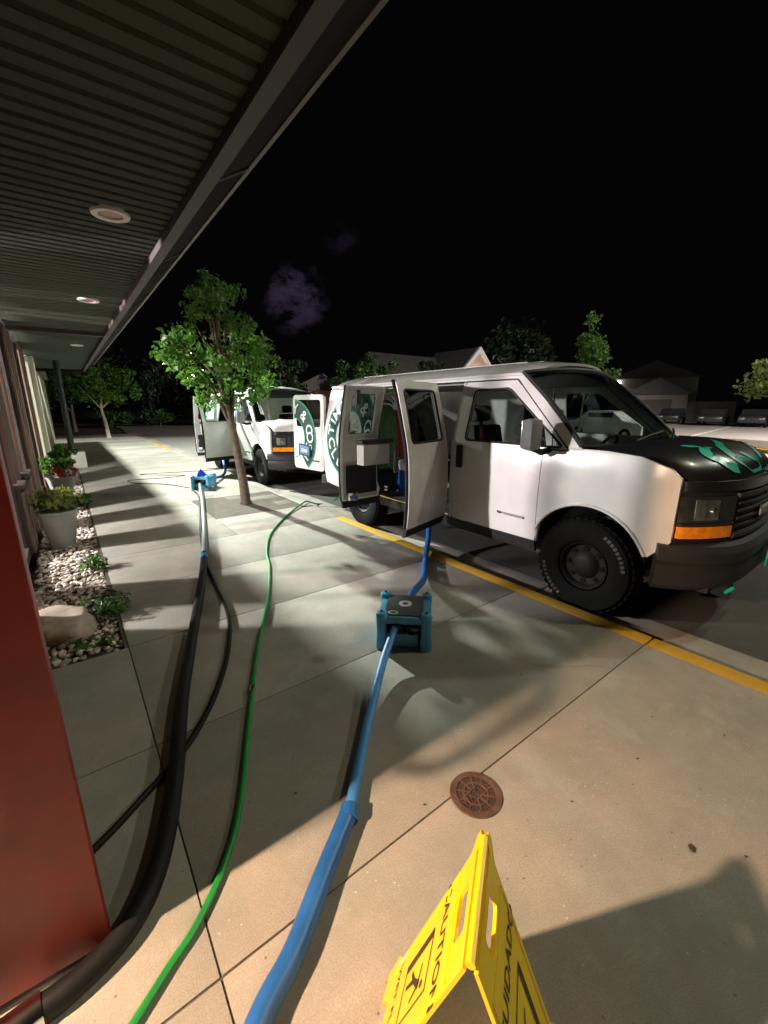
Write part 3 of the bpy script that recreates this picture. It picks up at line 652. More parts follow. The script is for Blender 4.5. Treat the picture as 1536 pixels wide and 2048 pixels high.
# potted plants
def pot_plant(x, y, r, h, leafs, nl, size, rad, ph, label, seed, extra=None):
    t = empty('potted_plant', (x, y, -.03), label=label, cat='potted plant'); rr = random.Random(seed)
    MB().lathe([(r * .58, 0), (r * .62, .01), (r * .98, h * .93), (r * 1.04, h * .95), (r * 1.04, h), (r * .92, h), (r * .90, h * .9)], 28).build('pot', M['pot_grey'], t)
    MB().lathe([(0, h * .88), (r * .92, h * .88)], 24).build('potting_soil', M['soil'], t)
    mb = MB()
    for k in range(9):
        a = rr.uniform(0, 6.28); q = rr.uniform(.3, .9) * rad
        mb.tube(catmull([(0, 0, h * .88), (math.cos(a) * q * .5, math.sin(a) * q * .5, h + ph * .5), (math.cos(a) * q, math.sin(a) * q, h + ph * rr.uniform(.5, .95))], 4), .005, 5)
    mb.build('stem', M['bark'], t)
    cl_ = ell_clumps((0, 0, h + ph * .5), (rad, rad, ph * .55), 20, .05, .10, rr)
    crown(cl_, nl, 1.1, size, rr).build('foliage', M[leafs], t, smooth=False)
    if extra:
        crown(ell_clumps((extra[1], extra[2], h + ph * extra[3]), (rad * .8, rad * .8, ph * .35), 9, .04, .09, rr), 16, 1, size * .8, rr).build('blossom', M[extra[0]], t, smooth=False)
    return t
pot_plant(-.22, 6.0, .19, .46, 'leaf_lime', 22, .05, .26, .26, 'grey tapered pot with bushy yellow-green plant on white gravel', 51, ('leaf', 0, 0, .4))
pot_plant(-.20, 9.1, .20, .44, 'leaf', 20, .055, .28, .34, 'pot of red and orange flowers under green leaves near shop wall', 52, ('flower_red', .08, -.1, .3))
pot_plant(-.18, 11.3, .18, .44, 'leaf', 20, .06, .24, .40, 'tall dark green potted plant nearest the lamp post', 53)
def ground_plant(x, y, rad, h, n, size, label, seed, m='leaf_far'):
    t = empty('ground_plant', (x, y, -.03), label=label, cat='plant'); rr = random.Random(seed)
    mb = MB(); st = MB()
    for k in range(n):
        a = rr.uniform(0, 6.28); q = rad * rr.random() ** .6; tip = Vector((math.cos(a) * q, math.sin(a) * q, h * rr.uniform(.35, 1)))
        if k % 4 == 0: st.tube([(0, 0, 0), tip * .5 + Vector((0, 0, .02)), tip], .003, 4)
        leaf_verts(mb, tip, (math.cos(a), math.sin(a), 1.2), size * rr.uniform(.6, 1.2), rr, 2.2)
    mb.build('foliage', M[m], t, smooth=False); st.build('stem', M['bark'], t)
ground_plant(.02, 4.88, .12, .17, 90, .035, 'small green weed on the gravel edge before the grey pot', 61, 'leaf')
ground_plant(.045, 3.72, .17, .16, 330, .028, 'low dark shrubby ground plant sprawling beside the boulder', 62)
ground_plant(-.13, 3.30, .10, .05, 70, .022, 'tiny green ground plant in gravel before the boulder', 63, 'leaf')
ground_plant(.0, 3.22, .05, .06, 40, .022, 'sprig of green at the corner of the gravel bed', 64, 'leaf')
ground_plant(.03, 8.4, .14, .2, 120, .045, 'green leafy plant trailing at gravel edge by flower pot', 65, 'leaf')
# boulder
bm = bmesh.new(); bmesh.ops.create_icosphere(bm, subdivisions=4, radius=1)
from mathutils import noise as mnoise
for v in bm.verts:
    d = v.co.normalized(); k = 1 + .20 * mnoise.noise(d * 1.5 + Vector((3, 1, 2))) + .06 * mnoise.noise(d * 5)
    v.co = Vector((d.x * .185 * k, d.y * .27 * k, max(-.06, d.z * .155 * k if d.z < .6 else (.093 + (d.z - .6) * .05) * k)))
me = bpy.data.meshes.new('boulder'); bm.to_mesh(me); bm.free(); me.materials.append(M['boulder'])
for p in me.polygons: p.use_smooth = True
o = link('boulder', me, None, (-.24, 3.62, .02), (0, 0, .25)); tag(o, 'smooth tan boulder resting in the gravel bed', 'boulder')

# ================================================================== VANS
WT = [(.36, .935), (.50, .975), (.70, .997), (.95, 1.0), (1.2, .993), (1.345, .975), (1.45, .952), (1.6, .918), (1.85, .855), (1.98, .815)]
def wv(y, z):
    w = lerp_tab(WT, z)
    if y < .62: w -= .24 * ((.62 - y) / .62) ** 2.2
    if y > 5.0: w -= .07 * ((y - 5.0) / .35) ** 2
    return w
ZC = [.45, .5, .6, .7, .83, .95, 1.08, 1.2, 1.28, 1.345, 1.4, 1.45, 1.52, 1.6, 1.68, 1.76, 1.85, 1.92]
def panel_mesh(name, outline, holes, mat, side=-1, thick=.03, off=0.0, hinge=None, ycuts=()):
    loops = [outline] + list(holes); pts = [p for l in loops for p in l]
    tri = tessellate_polygon([[Vector((p[0], p[1], 0)) for p in l] for l in loops])
    bm = bmesh.new(); bv = [bm.verts.new((p[0], p[1], 0)) for p in pts]
    for t in tri:
        try: bm.faces.new([bv[i] for i in t])
        except ValueError: pass
    bmesh.ops.remove_doubles(bm, verts=bm.verts, dist=1e-5)
    zs = [p[1] for p in pts]; yy_ = [p[0] for p in pts]
    for z in ZC:
        if min(zs) + .01 < z < max(zs) - .01: bmesh.ops.bisect_plane(bm, geom=bm.verts[:] + bm.edges[:] + bm.faces[:], plane_co=(0, z, 0), plane_no=(0, 1, 0), dist=1e-5)
    for y in ycuts:
        if min(yy_) + .01 < y < max(yy_) - .01: bmesh.ops.bisect_plane(bm, geom=bm.verts[:] + bm.edges[:] + bm.faces[:], plane_co=(y, 0, 0), plane_no=(1, 0, 0), dist=1e-5)
    bm.verts.index_update(); vs = [v.co.copy() for v in bm.verts]; fs = [tuple(v.index for v in f.verts) for f in bm.faces]
    bd = [(e.verts[0].index, e.verts[1].index) for e in bm.edges if len(e.link_faces) == 1]; bm.free()
    h = Vector(hinge) if hinge else Vector((0, 0, 0))
    outer = [Vector((side * (wv(v.x, v.y) + off), v.x, v.y)) - h for v in vs]
    if thick <= 0: return mesh_from(name, outer, fs, mat, True, 30)
    inner = [Vector((side * (wv(v.x, v.y) + off - thick), v.x, v.y)) - h for v in vs]
    n = len(vs); F = fs + [tuple(i + n for i in f[::-1]) for f in fs] + [(a, b, b + n, a + n) for a, b in bd]
    return mesh_from(name, outer + inner, F, mat, True, 30)
def map2d(name, geo, cy, cz, mat, side=-1, off=.003, hinge=None, flip=None, ymin=None, ymax=None):
    h = Vector(hinge) if hinge else Vector((0, 0, 0)); vs, fs = geo; s = -1 if side < 0 else 1
    P = [(cy + s * x, cz + y) for x, y in vs]
    F = [f for f in fs if all((ymin is None or P[i][0] >= ymin) and (ymax is None or P[i][0] <= ymax) for i in f)]
    return mesh_from(name, [Vector((side * (wv(a, b) + off), a, b)) - h for a, b in P], F, mat, False)
def arc(cy, cz, r, a0, a1, n=14): return [(cy + r * math.cos(R(a0 + (a1 - a0) * k / n)), cz + r * math.sin(R(a0 + (a1 - a0) * k / n))) for k in range(n + 1)]
FW, RW, WR = .93, 4.22, .40
def yfront(x): return .06 + .27 * (abs(x) / .93) ** 3.2

def wheel(parent, x, y, side, letters):
    t = empty('wheel', (x, y, WR)); t.parent = parent
    Rm = Matrix.Rotation(R(90) * side, 4, 'Y')
    pr = [(.215, -.10), (.235, -.115), (.31, -.125), (.375, -.115), (.396, -.09), (.40, -.05), (.40, .05), (.396, .09), (.375, .115), (.31, .125), (.235, .115), (.215, .10)]
    ty = MB().lathe(pr, 40, Rm, closed=True)
    for k in range(40):                               # tread blocks
        a = 2 * math.pi * k / 40
        for zz in (-.075, -.025, .025, .075):
            mm_ = Rm @ Matrix.Rotation(a + (.04 if abs(zz) > .05 else 0), 4, 'Z') @ Matrix.Translation((.401, 0, zz))
            ty.box((0, 0, 0), (.012, .042, .040), m=Matrix.Identity(4)); 
            for i in range(8): ty.v[-8 + i] = mm_ @ ty.v[-8 + i]
    ty.build('tyre', M['rubber'], t)
    MB().lathe([(.222, -.09), (.222, .055), (.20, .095), (.185, .085), (.17, .05), (.12, .045), (.09, .075), (.05, .085), (0, .086)], 30, Rm).build('rim', M['rim'], t)
    for k in range(8):
        a = 2 * math.pi * k / 8
        mm_ = Rm @ Matrix.Rotation(a, 4, 'Z') @ Matrix.Translation((.145, 0, .052))
        b = MB().lathe([(.022, -.008), (.022, .004), (.016, .006)], 10); b.v = [mm_ @ v for v in b.v]; b.build('rim_hole', M['rubber'], t)
    if letters:
        mb = MB(); rl = random.Random(2)
        for a0 in (100, 280):
            for k in range(9):
                a = R(a0 + k * 6.2)
                mm_ = Rm @ Matrix.Rotation(a, 4, 'Z') @ Matrix.Translation((.335, 0, .1245))
                n0 = len(mb.v); wv_ = rl.uniform(.018, .026); mb.box((0, 0, 0), (.030, wv_, .005)); 
                mb.box((.004, wv_ * .1, .0012), (.012, wv_ * .4, .005))
                for i in range(n0, len(mb.v)): mb.v[i] = mm_ @ mb.v[i]
        mb.build('raised_lettering', M['tyre_letter'], t)
    return t

EMB = dict(R1=.62, R0=.40)
def emblem(parent, cy, cz, hinge=None, ymin=None, ymax=None, side=-1, mapper=None):
    mp_ = mapper or (lambda nm, geo, mat, off: link(nm, map2d(nm, geo, cy, cz, mat, side, off, hinge, ymin=ymin, ymax=ymax), parent))
    mp_('emblem_disc', annulus(.001, .355), M['emblem_white'], .003)
    mp_('emblem_ring', annulus(.345, .62), M['emblem_green'], .0045)
    mp_('emblem_rim', annulus(.62, .65), M['emblem_rim'], .0045)
    mp_('emblem_rim', annulus(.335, .352), M['emblem_rim'], .0065)
    a = ring_text('TIMOTHY & CO', .482, .25, R(174), R(2)); b = ring_text('CLEANERS', .482, .25, R(197), R(343), False)
    # letters sit on the ring's middle circle
    mp_('emblem_lettering', (a[0] + b[0], a[1] + [tuple(i + len(a[0]) for i in f) for f in b[1]]), M['emblem_white'], .0075)
    star = MB()
    vs, fs = [], []
    for k in range(5):
        an = R(90 + 72 * k); n0 = len(vs)
        vs += [(.03 * math.cos(an + 1.2), .03 * math.sin(an + 1.2)), (.26 * math.cos(an), .26 * math.sin(an)), (.03 * math.cos(an - 1.2), .03 * math.sin(an - 1.2))]; fs.append((n0, n0 + 1, n0 + 2))
    mp_('emblem_mark', (vs, fs), M['emblem_green'], .0065)

def build_van(label, origin, hood_mat, first):
    van = empty('van', origin, label=label, cat='van', group=None)
    wh, bk = M['van_white'], M['black_trim']
    P = lambda name, out, holes=(), mat=wh, **k: link(name, panel_mesh(name, out, holes, mat, **k), van)
    for side in (-1, 1):
        yc = [.02 * k + .3 for k in range(0, 17, 2)]
        fender = [(.335, .76), (.46, .62)] + arc(FW, .44, .485, 158, 22, 16) + [(1.375, .50), (1.375, 1.355), (1.08, 1.365), (.84, 1.365), (.6, 1.345), (.40, 1.275), (.335, 1.215)]
        P('front_fender', fender, side=side, ycuts=yc)
        # flare lip over the wheel
        mb = MB(); ap = arc(FW, .44, .487, 158, 22, 18); mb.tube([Vector((side * (wv(a, b) + .002), a, b)) for a, b in ap], .013, 8); mb.build('wheel_arch_lip', wh, van)
        win = roundpoly([(2.28, 1.37), (2.27, 1.845), (1.87, 1.855), (1.22, 1.37)], .05)
        dr = roundpoly([(1.382, .50), (2.425, .50), (2.425, 1.94), (1.80, 1.94), (1.145, 1.34), (1.382, 1.34)], .012, 2)
        fd = P('front_door', dr, [win], side=side)
        mb = MB(); mb.tube([Vector((side * (wv(a, b) - .0045), a, b)) for a, b in dr + dr[:1]], .0085, 6, cap=False); o_ = mb.build('door_seam', bk, van); o_.parent = fd
        g = link('window_glass', panel_mesh('window_glass', roundpoly([(2.295, 1.355), (2.285, 1.86), (1.86, 1.87), (1.19, 1.355)], .05), [], M['car_glass'], side=side, thick=.006, off=-.012), fd)
        sl = roundpoly([(2.29, 1.362), (2.28, 1.853), (1.865, 1.863), (1.20, 1.362)], .05)
        mb = MB(); mb.tube([Vector((side * (wv(a, b) - .002), a, b)) for a, b in sl + sl[:1]], .011, 6, cap=False); o_ = mb.build('window_seal', bk, van); o_.parent = fd
        h_ = MB().box((side * (wv(2.32, 1.2) + .012), 2.325, 1.19), (.03, .075, .235)); h_.build('door_handle', bk, fd, bevel=.012)
        # badge on the door's lower corner
        b_ = MB().tube([Vector((side * (wv(a, .70) + .004), a, .70)) for a in (1.72, 1.60, 1.5)], .012, 6); b_.build('badge', M['grey_trim'], fd)
        b_ = MB().tube([Vector((side * (wv(a, .705) + .004), a, .705)) for a in (1.80, 1.77, 1.74)], [.008, .018, .008], 6); b_.build('badge', M['chrome'], fd)
        pil = [(1.035, 1.36), (1.135, 1.345), (1.79, 1.945), (1.79, 1.985), (1.715, 1.985)]
        P('windshield_pillar', pil, side=side)
        P('roof_rail', [(1.79, 1.95), (5.30, 1.95), (5.30, 2.0), (1.79, 2.0)], side=side)
        mb = MB(); mb.tube([Vector((side * (wv(y_, 1.985) + .012), y_, 1.985)) for y_ in (1.74, 2.5, 3.5, 4.5, 5.28)], .012, 6); mb.build('drip_rail', wh, van)
        P('rocker_panel', [(1.40, .385), (3.80, .385), (3.80, .49), (1.40, .49)], mat=bk, side=side, off=-.012)
    # kerb-side body behind the doors
    arr = arc(RW, .44, .47, 158, 22, 16)
    q = [(3.85, .48)] + arr + [(4.75, .46), (5.33, .48), (5.33, 1.94), (3.85, 1.94)]
    quarter = P('rear_quarter_panel', q)
    emblem(quarter, 4.52, 1.29, ymin=3.86, ymax=5.32)
    # street-side panel in one
    P('side_panel', [(2.44, .50), (3.70, .50)] + [(3.72, .48)] + arr[1:-1] + [(4.75, .46), (5.33, .48), (5.33, 1.94), (2.44, 1.94)], side=1)
    P('door_post', [(2.43, .50), (2.475, .50), (2.475, 1.94), (2.43, 1.94)], off=-.02)
    # roof
    def roof(u, v):
        y_ = 1.64 + v * 3.69; x = (u * 2 - 1); wy = wv(y_, 1.99) * 1.0
        y2 = y_ + (1 - v) * .12 * x * x
        zz = 1.995 + .16 * (1 - abs(x) ** 2.6) - (.045 * max(0, (.14 - v) / .14) ** 2) - .03 * max(0, (v - .9) / .1) ** 2
        return Vector((x * wy, y2, zz))
    rf = MB().shell(roof, 18, 24, (0, 0, -.025)).build('roof', wh, van, angle=50)
    for xx in (-.45, -.15, .15, .45):
        mb = MB(); mb.tube([roof((xx + 1) / 2, v) + Vector((0, 0, -.004)) for v in (.1, .3, .5, .7, .9)], .012, 6); mb.build('roof_rib', wh, rf)
    # windscreen
    def ws(u, v):
        x = u * 2 - 1
        a = Vector((x * .955, .80 + .25 * x * x, 1.38)); b = Vector((x * .835, 1.60 + .13 * x * x, 2.045 - .05 * x * x))
        p = a.lerp(b, v); p.y -= .035 * math.sin(math.pi * v); return p
    MB().shell(ws, 16, 10, (0, .006, -.004)).build('windshield', M['car_glass'], van, angle=60)
    mb = MB()
    edge = [ws(0, k / 8) for k in range(9)] + [ws(k / 12, 1) for k in range(1, 13)] + [ws(1, 1 - k / 8) for k in range(1, 9)] + [ws(1 - k / 12, 0) for k in range(1, 13)]
    mb.tube(edge, .022, 8, cap=False); mb.build('windshield_seal', bk, van)
    for xx in (-.52, .12):
        mb = MB(); b0 = ws((xx + 1) / 2, .02) + Vector((0, -.03, .02)); tip = ws((xx + .62 + 1) / 2, .13) + Vector((0, -.03, .012))
        mb.tube([b0, (b0 + tip) / 2 + Vector((0, -.01, .012)), tip], .010, 6); mb.build('wiper', bk, van)
    # hood
    def hood(u, v):
        x = u * 2 - 1; xb = x * (.905 - .045 * (1 - v) ** 2)
        yr = .79 + .25 * x * x; yf = yfront(xb) + .045
        y_ = yf + (yr - yf) * v
        zz = 1.20 + .185 * (1 - math.exp(-5.5 * v)) + .035 * (1 - x * x)
        if v < .06: zz -= .05 * ((.06 - v) / .06) ** 2
        zz -= .035 * max(0, (abs(x) - .86) / .14) ** 2
        zz += .016 * math.exp(-((abs(x) - .55) / .06) ** 2) * min(1, v * 3)
        return Vector((xb, y_, zz))
    hd = MB().shell(hood, 36, 24, (0, 0, -.02)).build('hood', hood_mat, van, angle=60)
    if first:
        def stroke(pts, w):
            q = catmull([(p[0], p[1], 0) for p in pts], 10); L_, Rr = [], []
            for i, p in enumerate(q):
                t = (q[min(i + 1, len(q) - 1)] - q[max(i - 1, 0)]); t = Vector((t.x * 1.75, t.y * .75, 0)).normalized(); k = i / (len(q) - 1)
                ww = w * (.30 + .70 * math.sin(math.pi * min(1, max(0, .10 + .80 * k))))
                for lst, sg in ((L_, 1), (Rr, -1)):
                    a_ = min(.97, max(.03, p.x - t.y * ww * sg / 1.75)); b_ = min(.98, max(.012, p.y + t.x * ww * sg / .75))
                    lst.append(hood(a_, b_) + Vector((0, -.002, .006)))
            n_ = len(q); mb = MB().add(L_ + Rr, [(i, i + 1, n_ + i + 1, n_ + i) for i in range(n_ - 1)]); mb.build('hood_graphic', M['teal_vinyl'], hd)
        stroke([(.20, .49), (.212, .41), (.24, .35), (.31, .36)], .020)
        stroke([(.30, .375), (.225, .325), (.175, .20), (.188, .138), (.20, .075), (.25, .045)], .036)
        stroke([(.62, .60), (.50, .46), (.388, .35), (.325, .225), (.30, .125), (.35, .075), (.425, .055), (.49, .06), (.45, .11), (.41, .18)], .040)
        stroke([(.80, .34), (.64, .17), (.57, .085)], .024)
    # cowl
    MB().shell(lambda u, v: Vector(((u * 2 - 1) * .93, .77 + .25 * (u * 2 - 1) ** 2 + v * .10, 1.372 + .006 * v)), 14, 2, (0, 0, -.03)).build('cowl', bk, van)
    # front face: black panel with bars, lamps
    def face(x, z, off=0): return Vector((x, yfront(x) + .015 - off + .03 * max(0, z - .95), z))
    fp = MB().shell(lambda u, v: face((u * 2 - 1) * .915, .74 + v * .45), 30, 6, (0, .03, 0)).build('front_panel', bk, van, angle=50)
    mb = MB().shell(lambda u, v: face((u * 2 - 1) * .90, 1.125 + v * .07, .02), 30, 3, (0, .03, 0)); mb.build('grille_top_lip', M['van_black'], fp, angle=60)
    for k in range(5):
        z_ = .80 + k * .055
        MB().shell(lambda u, v, z_=z_: face((u * 2 - 1) * .50, z_ + v * .016, .018), 14, 1, (0, .02, 0)).build('grille_bar', M['bumper_grey'], fp)
    for k in range(2):
        MB().shell(lambda u, v, k=k: face((u * 2 - 1) * .52, .775 + k * .30 + v * .028, .025), 14, 1, (0, .02, 0)).build('grille_surround', M['bumper_grey'], fp)
    eb = MB().box((0, .045, .94), (.30, .02, .09)); eb.build('badge', M['chrome'], fp, bevel=.02)
    for side in (-1, 1):
        lx = lambda u: side * (.55 + u * .365)
        hl = MB().shell(lambda u, v: face(lx(u), .905 + v * .185, .022), 12, 6, (0, .03, 0)).build('headlight', M['lens'], van, angle=50)
        MB().shell(lambda u, v: face(side * (.70 + u * .15), .925 + v * .145, .028), 8, 6, (0, .012, 0)).build('reflector', M['reflector'], hl)
        MB().lathe([(0, .012), (.022, .006), (.034, -.004), (.034, -.02)], 18, Matrix.Translation(face(side * .735, .985, .032)) @ Matrix.Rotation(R(90), 4, 'X')).build('bulb_cap', M['reflector'], hl)
        sg = MB().shell(lambda u, v: face(lx(u * .99 + .005), .79 + v * .085, .024), 14, 4, (0, .03, 0)).build('turn_signal', M['amber'], van, angle=50)
        MB().shell(lambda u, v: face(lx(u), .882 + v * .018, .032), 12, 1, (0, .03, 0)).build('lamp_divider', bk, hl)
    # bumper
    bp_ = [(-.02, .42), (.02, .405), (.055, .44), (.075, .54), (.065, .60), (.085, .635), (.085, .70), (.06, .745), (-.02, .75)]
    path = []
    for k in range(41):
        a = -1 + 2 * k / 40; x = a * .985
        path.append((x, .045 + .36 * abs(a) ** 4.5))
    vs = []
    for i, (x, y_) in enumerate(path):
        t = Vector((path[min(i + 1, 40)][0] - path[max(i - 1, 0)][0], path[min(i + 1, 40)][1] - path[max(i - 1, 0)][1], 0)).normalized(); n = Vector((t.y, -t.x, 0))
        vs += [Vector((x, y_, 0)) + n * (p[0] - .03) + Vector((0, 0, p[1])) for p in bp_]
    m_ = len(bp_); fs = [(i * m_ + k, i * m_ + k + 1, (i + 1) * m_ + k + 1, (i + 1) * m_ + k) for i in range(40) for k in range(m_ - 1)]
    fs += [(i * m_ + m_ - 1, i * m_, (i + 1) * m_, (i + 1) * m_ + m_ - 1) for i in range(40)] + [tuple(range(m_)), tuple(range(40 * m_, 41 * m_))]
    bmp = MB().add(vs, fs).build('bumper', M['bumper_grey'], van, angle=28)
    MB().box((0, .52, .42), (1.5, .8, .06)).build('skid_plate', bk, van)
    if first:
        MB().tube([(-.42, .09, .44), (-.45, .05, .37), (-.46, .08, .33)], [.02, .022, .012], 8).build('tow_strap', M['teal_vinyl'], bmp)
        MB().box((.06, -.05, .58), (.32, .012, .16)).build('licence_plate', M['teal_vinyl'], bmp, bevel=.004)
    # rear corners, floor, inside
    for side in (-1, 1):
        MB().shell(lambda u, v: Vector((side * (wv(5.32, .5 + v * 1.44) - .012 - u * .08), 5.335, .5 + v * 1.44)), 2, 12, (0, -.03, 0)).build('rear_post', wh, van)
    MB().box((0, 5.40, .52), (1.86, .16, .17)).build('rear_bumper', M['bumper_grey'], van, bevel=.03)
    MB().box((0, 3.4, .50), (1.84, 3.85, .06)).build('floor', M['dark_fabric'], van)
    MB().box((0, 3.0, .33), (1.2, 4.6, .16)).build('chassis', bk, van)
    MB().shell(lambda u, v: Vector(((u * 2 - 1) * .78, 1.75 + 3.5 * v, 1.93 + .10 * (1 - (u * 2 - 1) ** 2))), 8, 3, (0, 0, -.012)).build('headliner', M['grey_trim'], van)
    MB().tube([(-.94, 2.5, .515), (-.94, 3.8, .515)], .016, 8).build('step_trim', M['chrome'], van)
    for side in (-1, 1):
        for wy, rr_ in ((FW, .48), (RW, .47)):
            ar_ = arc(wy, .44, rr_ - .012, 165, 15, 14)
            mb = MB(); mb.shell(lambda u, v: Vector((side * (.955 - .33 * v), ar_[int(round(u * 14))][0], ar_[int(round(u * 14))][1])), 14, 1, (0, 0, .012)); mb.build('wheel_well', bk, van)
            wheel(van, side * .865, wy, side, first and side < 0 and wy == FW)
        # seats
        sx = side * .44
        st = MB().box((sx, 2.12, .80), (.50, .50, .16)).build('seat', M['dark_fabric'], van, bevel=.05)
        mb_ = MB().box((0, 0, .32), (.48, .14, .66)); tilt = Matrix.Rotation(R(-14), 4, 'X'); mb_.v = [tilt @ v + Vector((sx, 2.34, .86)) for v in mb_.v]; mb_.build('backrest', M['dark_fabric'], st, bevel=.05)
        MB().box((sx, 2.54, 1.62), (.26, .10, .18)).build('headrest', M['dark_fabric'], st, bevel=.04)
        # mirror
        mz = 1.47; my = 1.37
        mr = MB().box((side * 1.18, my, mz), (.17, .11, .26)).build('mirror', M['grey_trim'], van, bevel=.045)
        MB().tube([(side * .97, my - .04, mz - .14), (side * 1.06, my - .02, mz - .15), (side * 1.17, my, mz - .11)], .028, 8).build('mirror_arm', bk, mr)
        MB().box((side * 1.18, my + .053, mz), (.14, .012, .22)).build('mirror_glass', M['reflector'], mr, bevel=.004)
    sb = MB().tube([(-.80, 2.36, 1.78), (-.70, 2.3, 1.5), (-.56, 2.2, 1.0)], .022, 6, flat=.25).build('seat_belt', M['dark_fabric'], van)
    MB().box((-.73, 2.28, 1.42), (.02, .03, .12)).build('belt_tag', M['orange_belt'], sb)
    MB().shell(lambda u, v: Vector(((u * 2 - 1) * .90, 1.02 + .34 * v + .05 * (u * 2 - 1) ** 2, 1.30 + .03 * math.sin(v * 3) - .10 * max(0, v - .7))), 12, 6, (0, 0, -.28)).build('dashboard', M['dark_fabric'], van, bevel=0)
    Rm = Matrix.Translation((.44, 1.52, 1.24)) @ Matrix.Rotation(R(-62), 4, 'X')
    stw = MB().lathe([(.175 + .016 * math.cos(a * math.pi / 4), .016 * math.sin(a * math.pi / 4)) for a in range(8)], 28, Rm, closed=True).build('steering_wheel', bk, van)
    mb = MB()
    for a in (90, 210, 330): mb.tube([Rm @ Vector((0, 0, -.02)), Rm @ Vector((.17 * math.cos(R(a)), .17 * math.sin(R(a)), 0))], .016, 6)
    mb.build('spoke', bk, stw)
    # ---- swing-out side doors
    def leaf(name, y0, y1, hy, ang, inner):
        hinge = (-wv(hy, 1.0), hy, 0); yw0, yw1 = y0 + .10, y1 - .09
        hole = roundpoly([(yw0, 1.36), (yw1, 1.36), (yw1 - .01, 1.845), (yw0 + .01, 1.845)], .05)
        me_ = panel_mesh(name, roundpoly([(y0, .52), (y1, .52), (y1, 1.935), (y0, 1.935)], .03, 3), [hole], wh, hinge=hinge, thick=.045)
        d = link(name, me_, van, hinge, (0, 0, R(ang)))
        h = Vector(hinge)
        def dpm(nm, out, mat, th, off, holes=()): return link(nm, panel_mesh(nm, out, holes, mat, hinge=hinge, thick=th, off=off), d)
        dpm('window_glass', roundpoly([(yw0 - .02, 1.345), (yw1 + .02, 1.345), (yw1 + .01, 1.86), (yw0 - .01, 1.86)], .05), M['tint_glass'] if first else M['shop_glass'], .006, -.014)
        sl = roundpoly([(yw0 - .006, 1.353), (yw1 + .006, 1.353), (yw1 - .004, 1.852), (yw0 + .004, 1.852)], .05)
        MB().tube([Vector((-(wv(a, b) - .002), a, b)) - h for a, b in sl + sl[:1]], .011, 6, cap=False).build('window_seal', bk, d)
        dpm('rubber_skirt', [(y0 + .005, .435), (y1 - .005, .435), (y1 - .005, .525), (y0 + .005, .525)], bk, .035, -.005)
        ed = y1 if abs(hy - y0) < .01 else y0
        MB().tube([Vector((-(wv(ed, z_) - .028), ed + (.004 if ed == y1 else -.004), z_)) - h for z_ in [.53 + .117 * k for k in range(13)]], .014, 6).build('edge_seal', bk, d)
        if not inner:
            MB().box(Vector((-(wv(0, 1.17) + .012), ed - .11, 1.17)) - h, (.03, .06, .22)).build('door_handle', bk, d, bevel=.012)
        dpm('inner_liner', roundpoly([(y0 + .04, .58), (y1 - .04, .58), (y1 - .04, 1.31), (y0 + .04, 1.31)], .04, 3), M['inner_panel'], .012, -.052)
        if inner:
            dpm('inner_frame', roundpoly([(y0 + .02, .54), (y1 - .02, .54), (y1 - .02, 1.92), (y0 + .02, 1.92)], .04, 3), M['inner_panel'], .01, -.046, [hole])
            dpm('lower_pocket', roundpoly([(y0 + .05, .60), (y1 - .05, .60), (y1 - .05, .97), (y0 + .05, .97)], .04, 3), bk, .03, -.062)
            MB().box(Vector((-(wv(0, 1.27) - .12), (y0 + y1) / 2, 1.285)) - h, (.14, (y1 - y0) * .82, .045)).build('shelf', bk, d, bevel=.012)
            MB().box(Vector((-(wv(0, 1.1) - .13), (y0 + y1) / 2 - .02, 1.13)) - h, (.14, .40, .24)).build('storage_box', M['inner_panel'], d, bevel=.01)
            MB().box(Vector((-(wv(0, 1.8) - .03), y0 + .03, 1.80)) - h, (.05, .06, .16)).build('latch', bk, d, bevel=.01)
            MB().box(Vector((-(wv(0, .75) - .03), y0 + .03, .62)) - h, (.04, .12, .10)).build('latch', M['chrome'], d, bevel=.01)
        else:
            for z_ in (.9, .93): MB().box(Vector((-(wv(0, z_) - .03), ed + .012, z_)) - h, (.03, .012, .02)).build('striker', M['chrome'], d)
        return d
    leaf('side_door', 2.485, 3.245, 2.485, 106, False)
    leaf('side_door', 3.255, 3.84, 3.84, -88, True)
    return van, wv

XC = 4.25
van1, _ = build_van('white cargo van with black hood and teal hood graphics', (XC, .66, LOTZ), M['van_black'], True)
van2, _ = build_van('white cargo van with white hood, parked behind the van with the black hood', (XC, 7.87, LOTZ), M['van_white'], False)
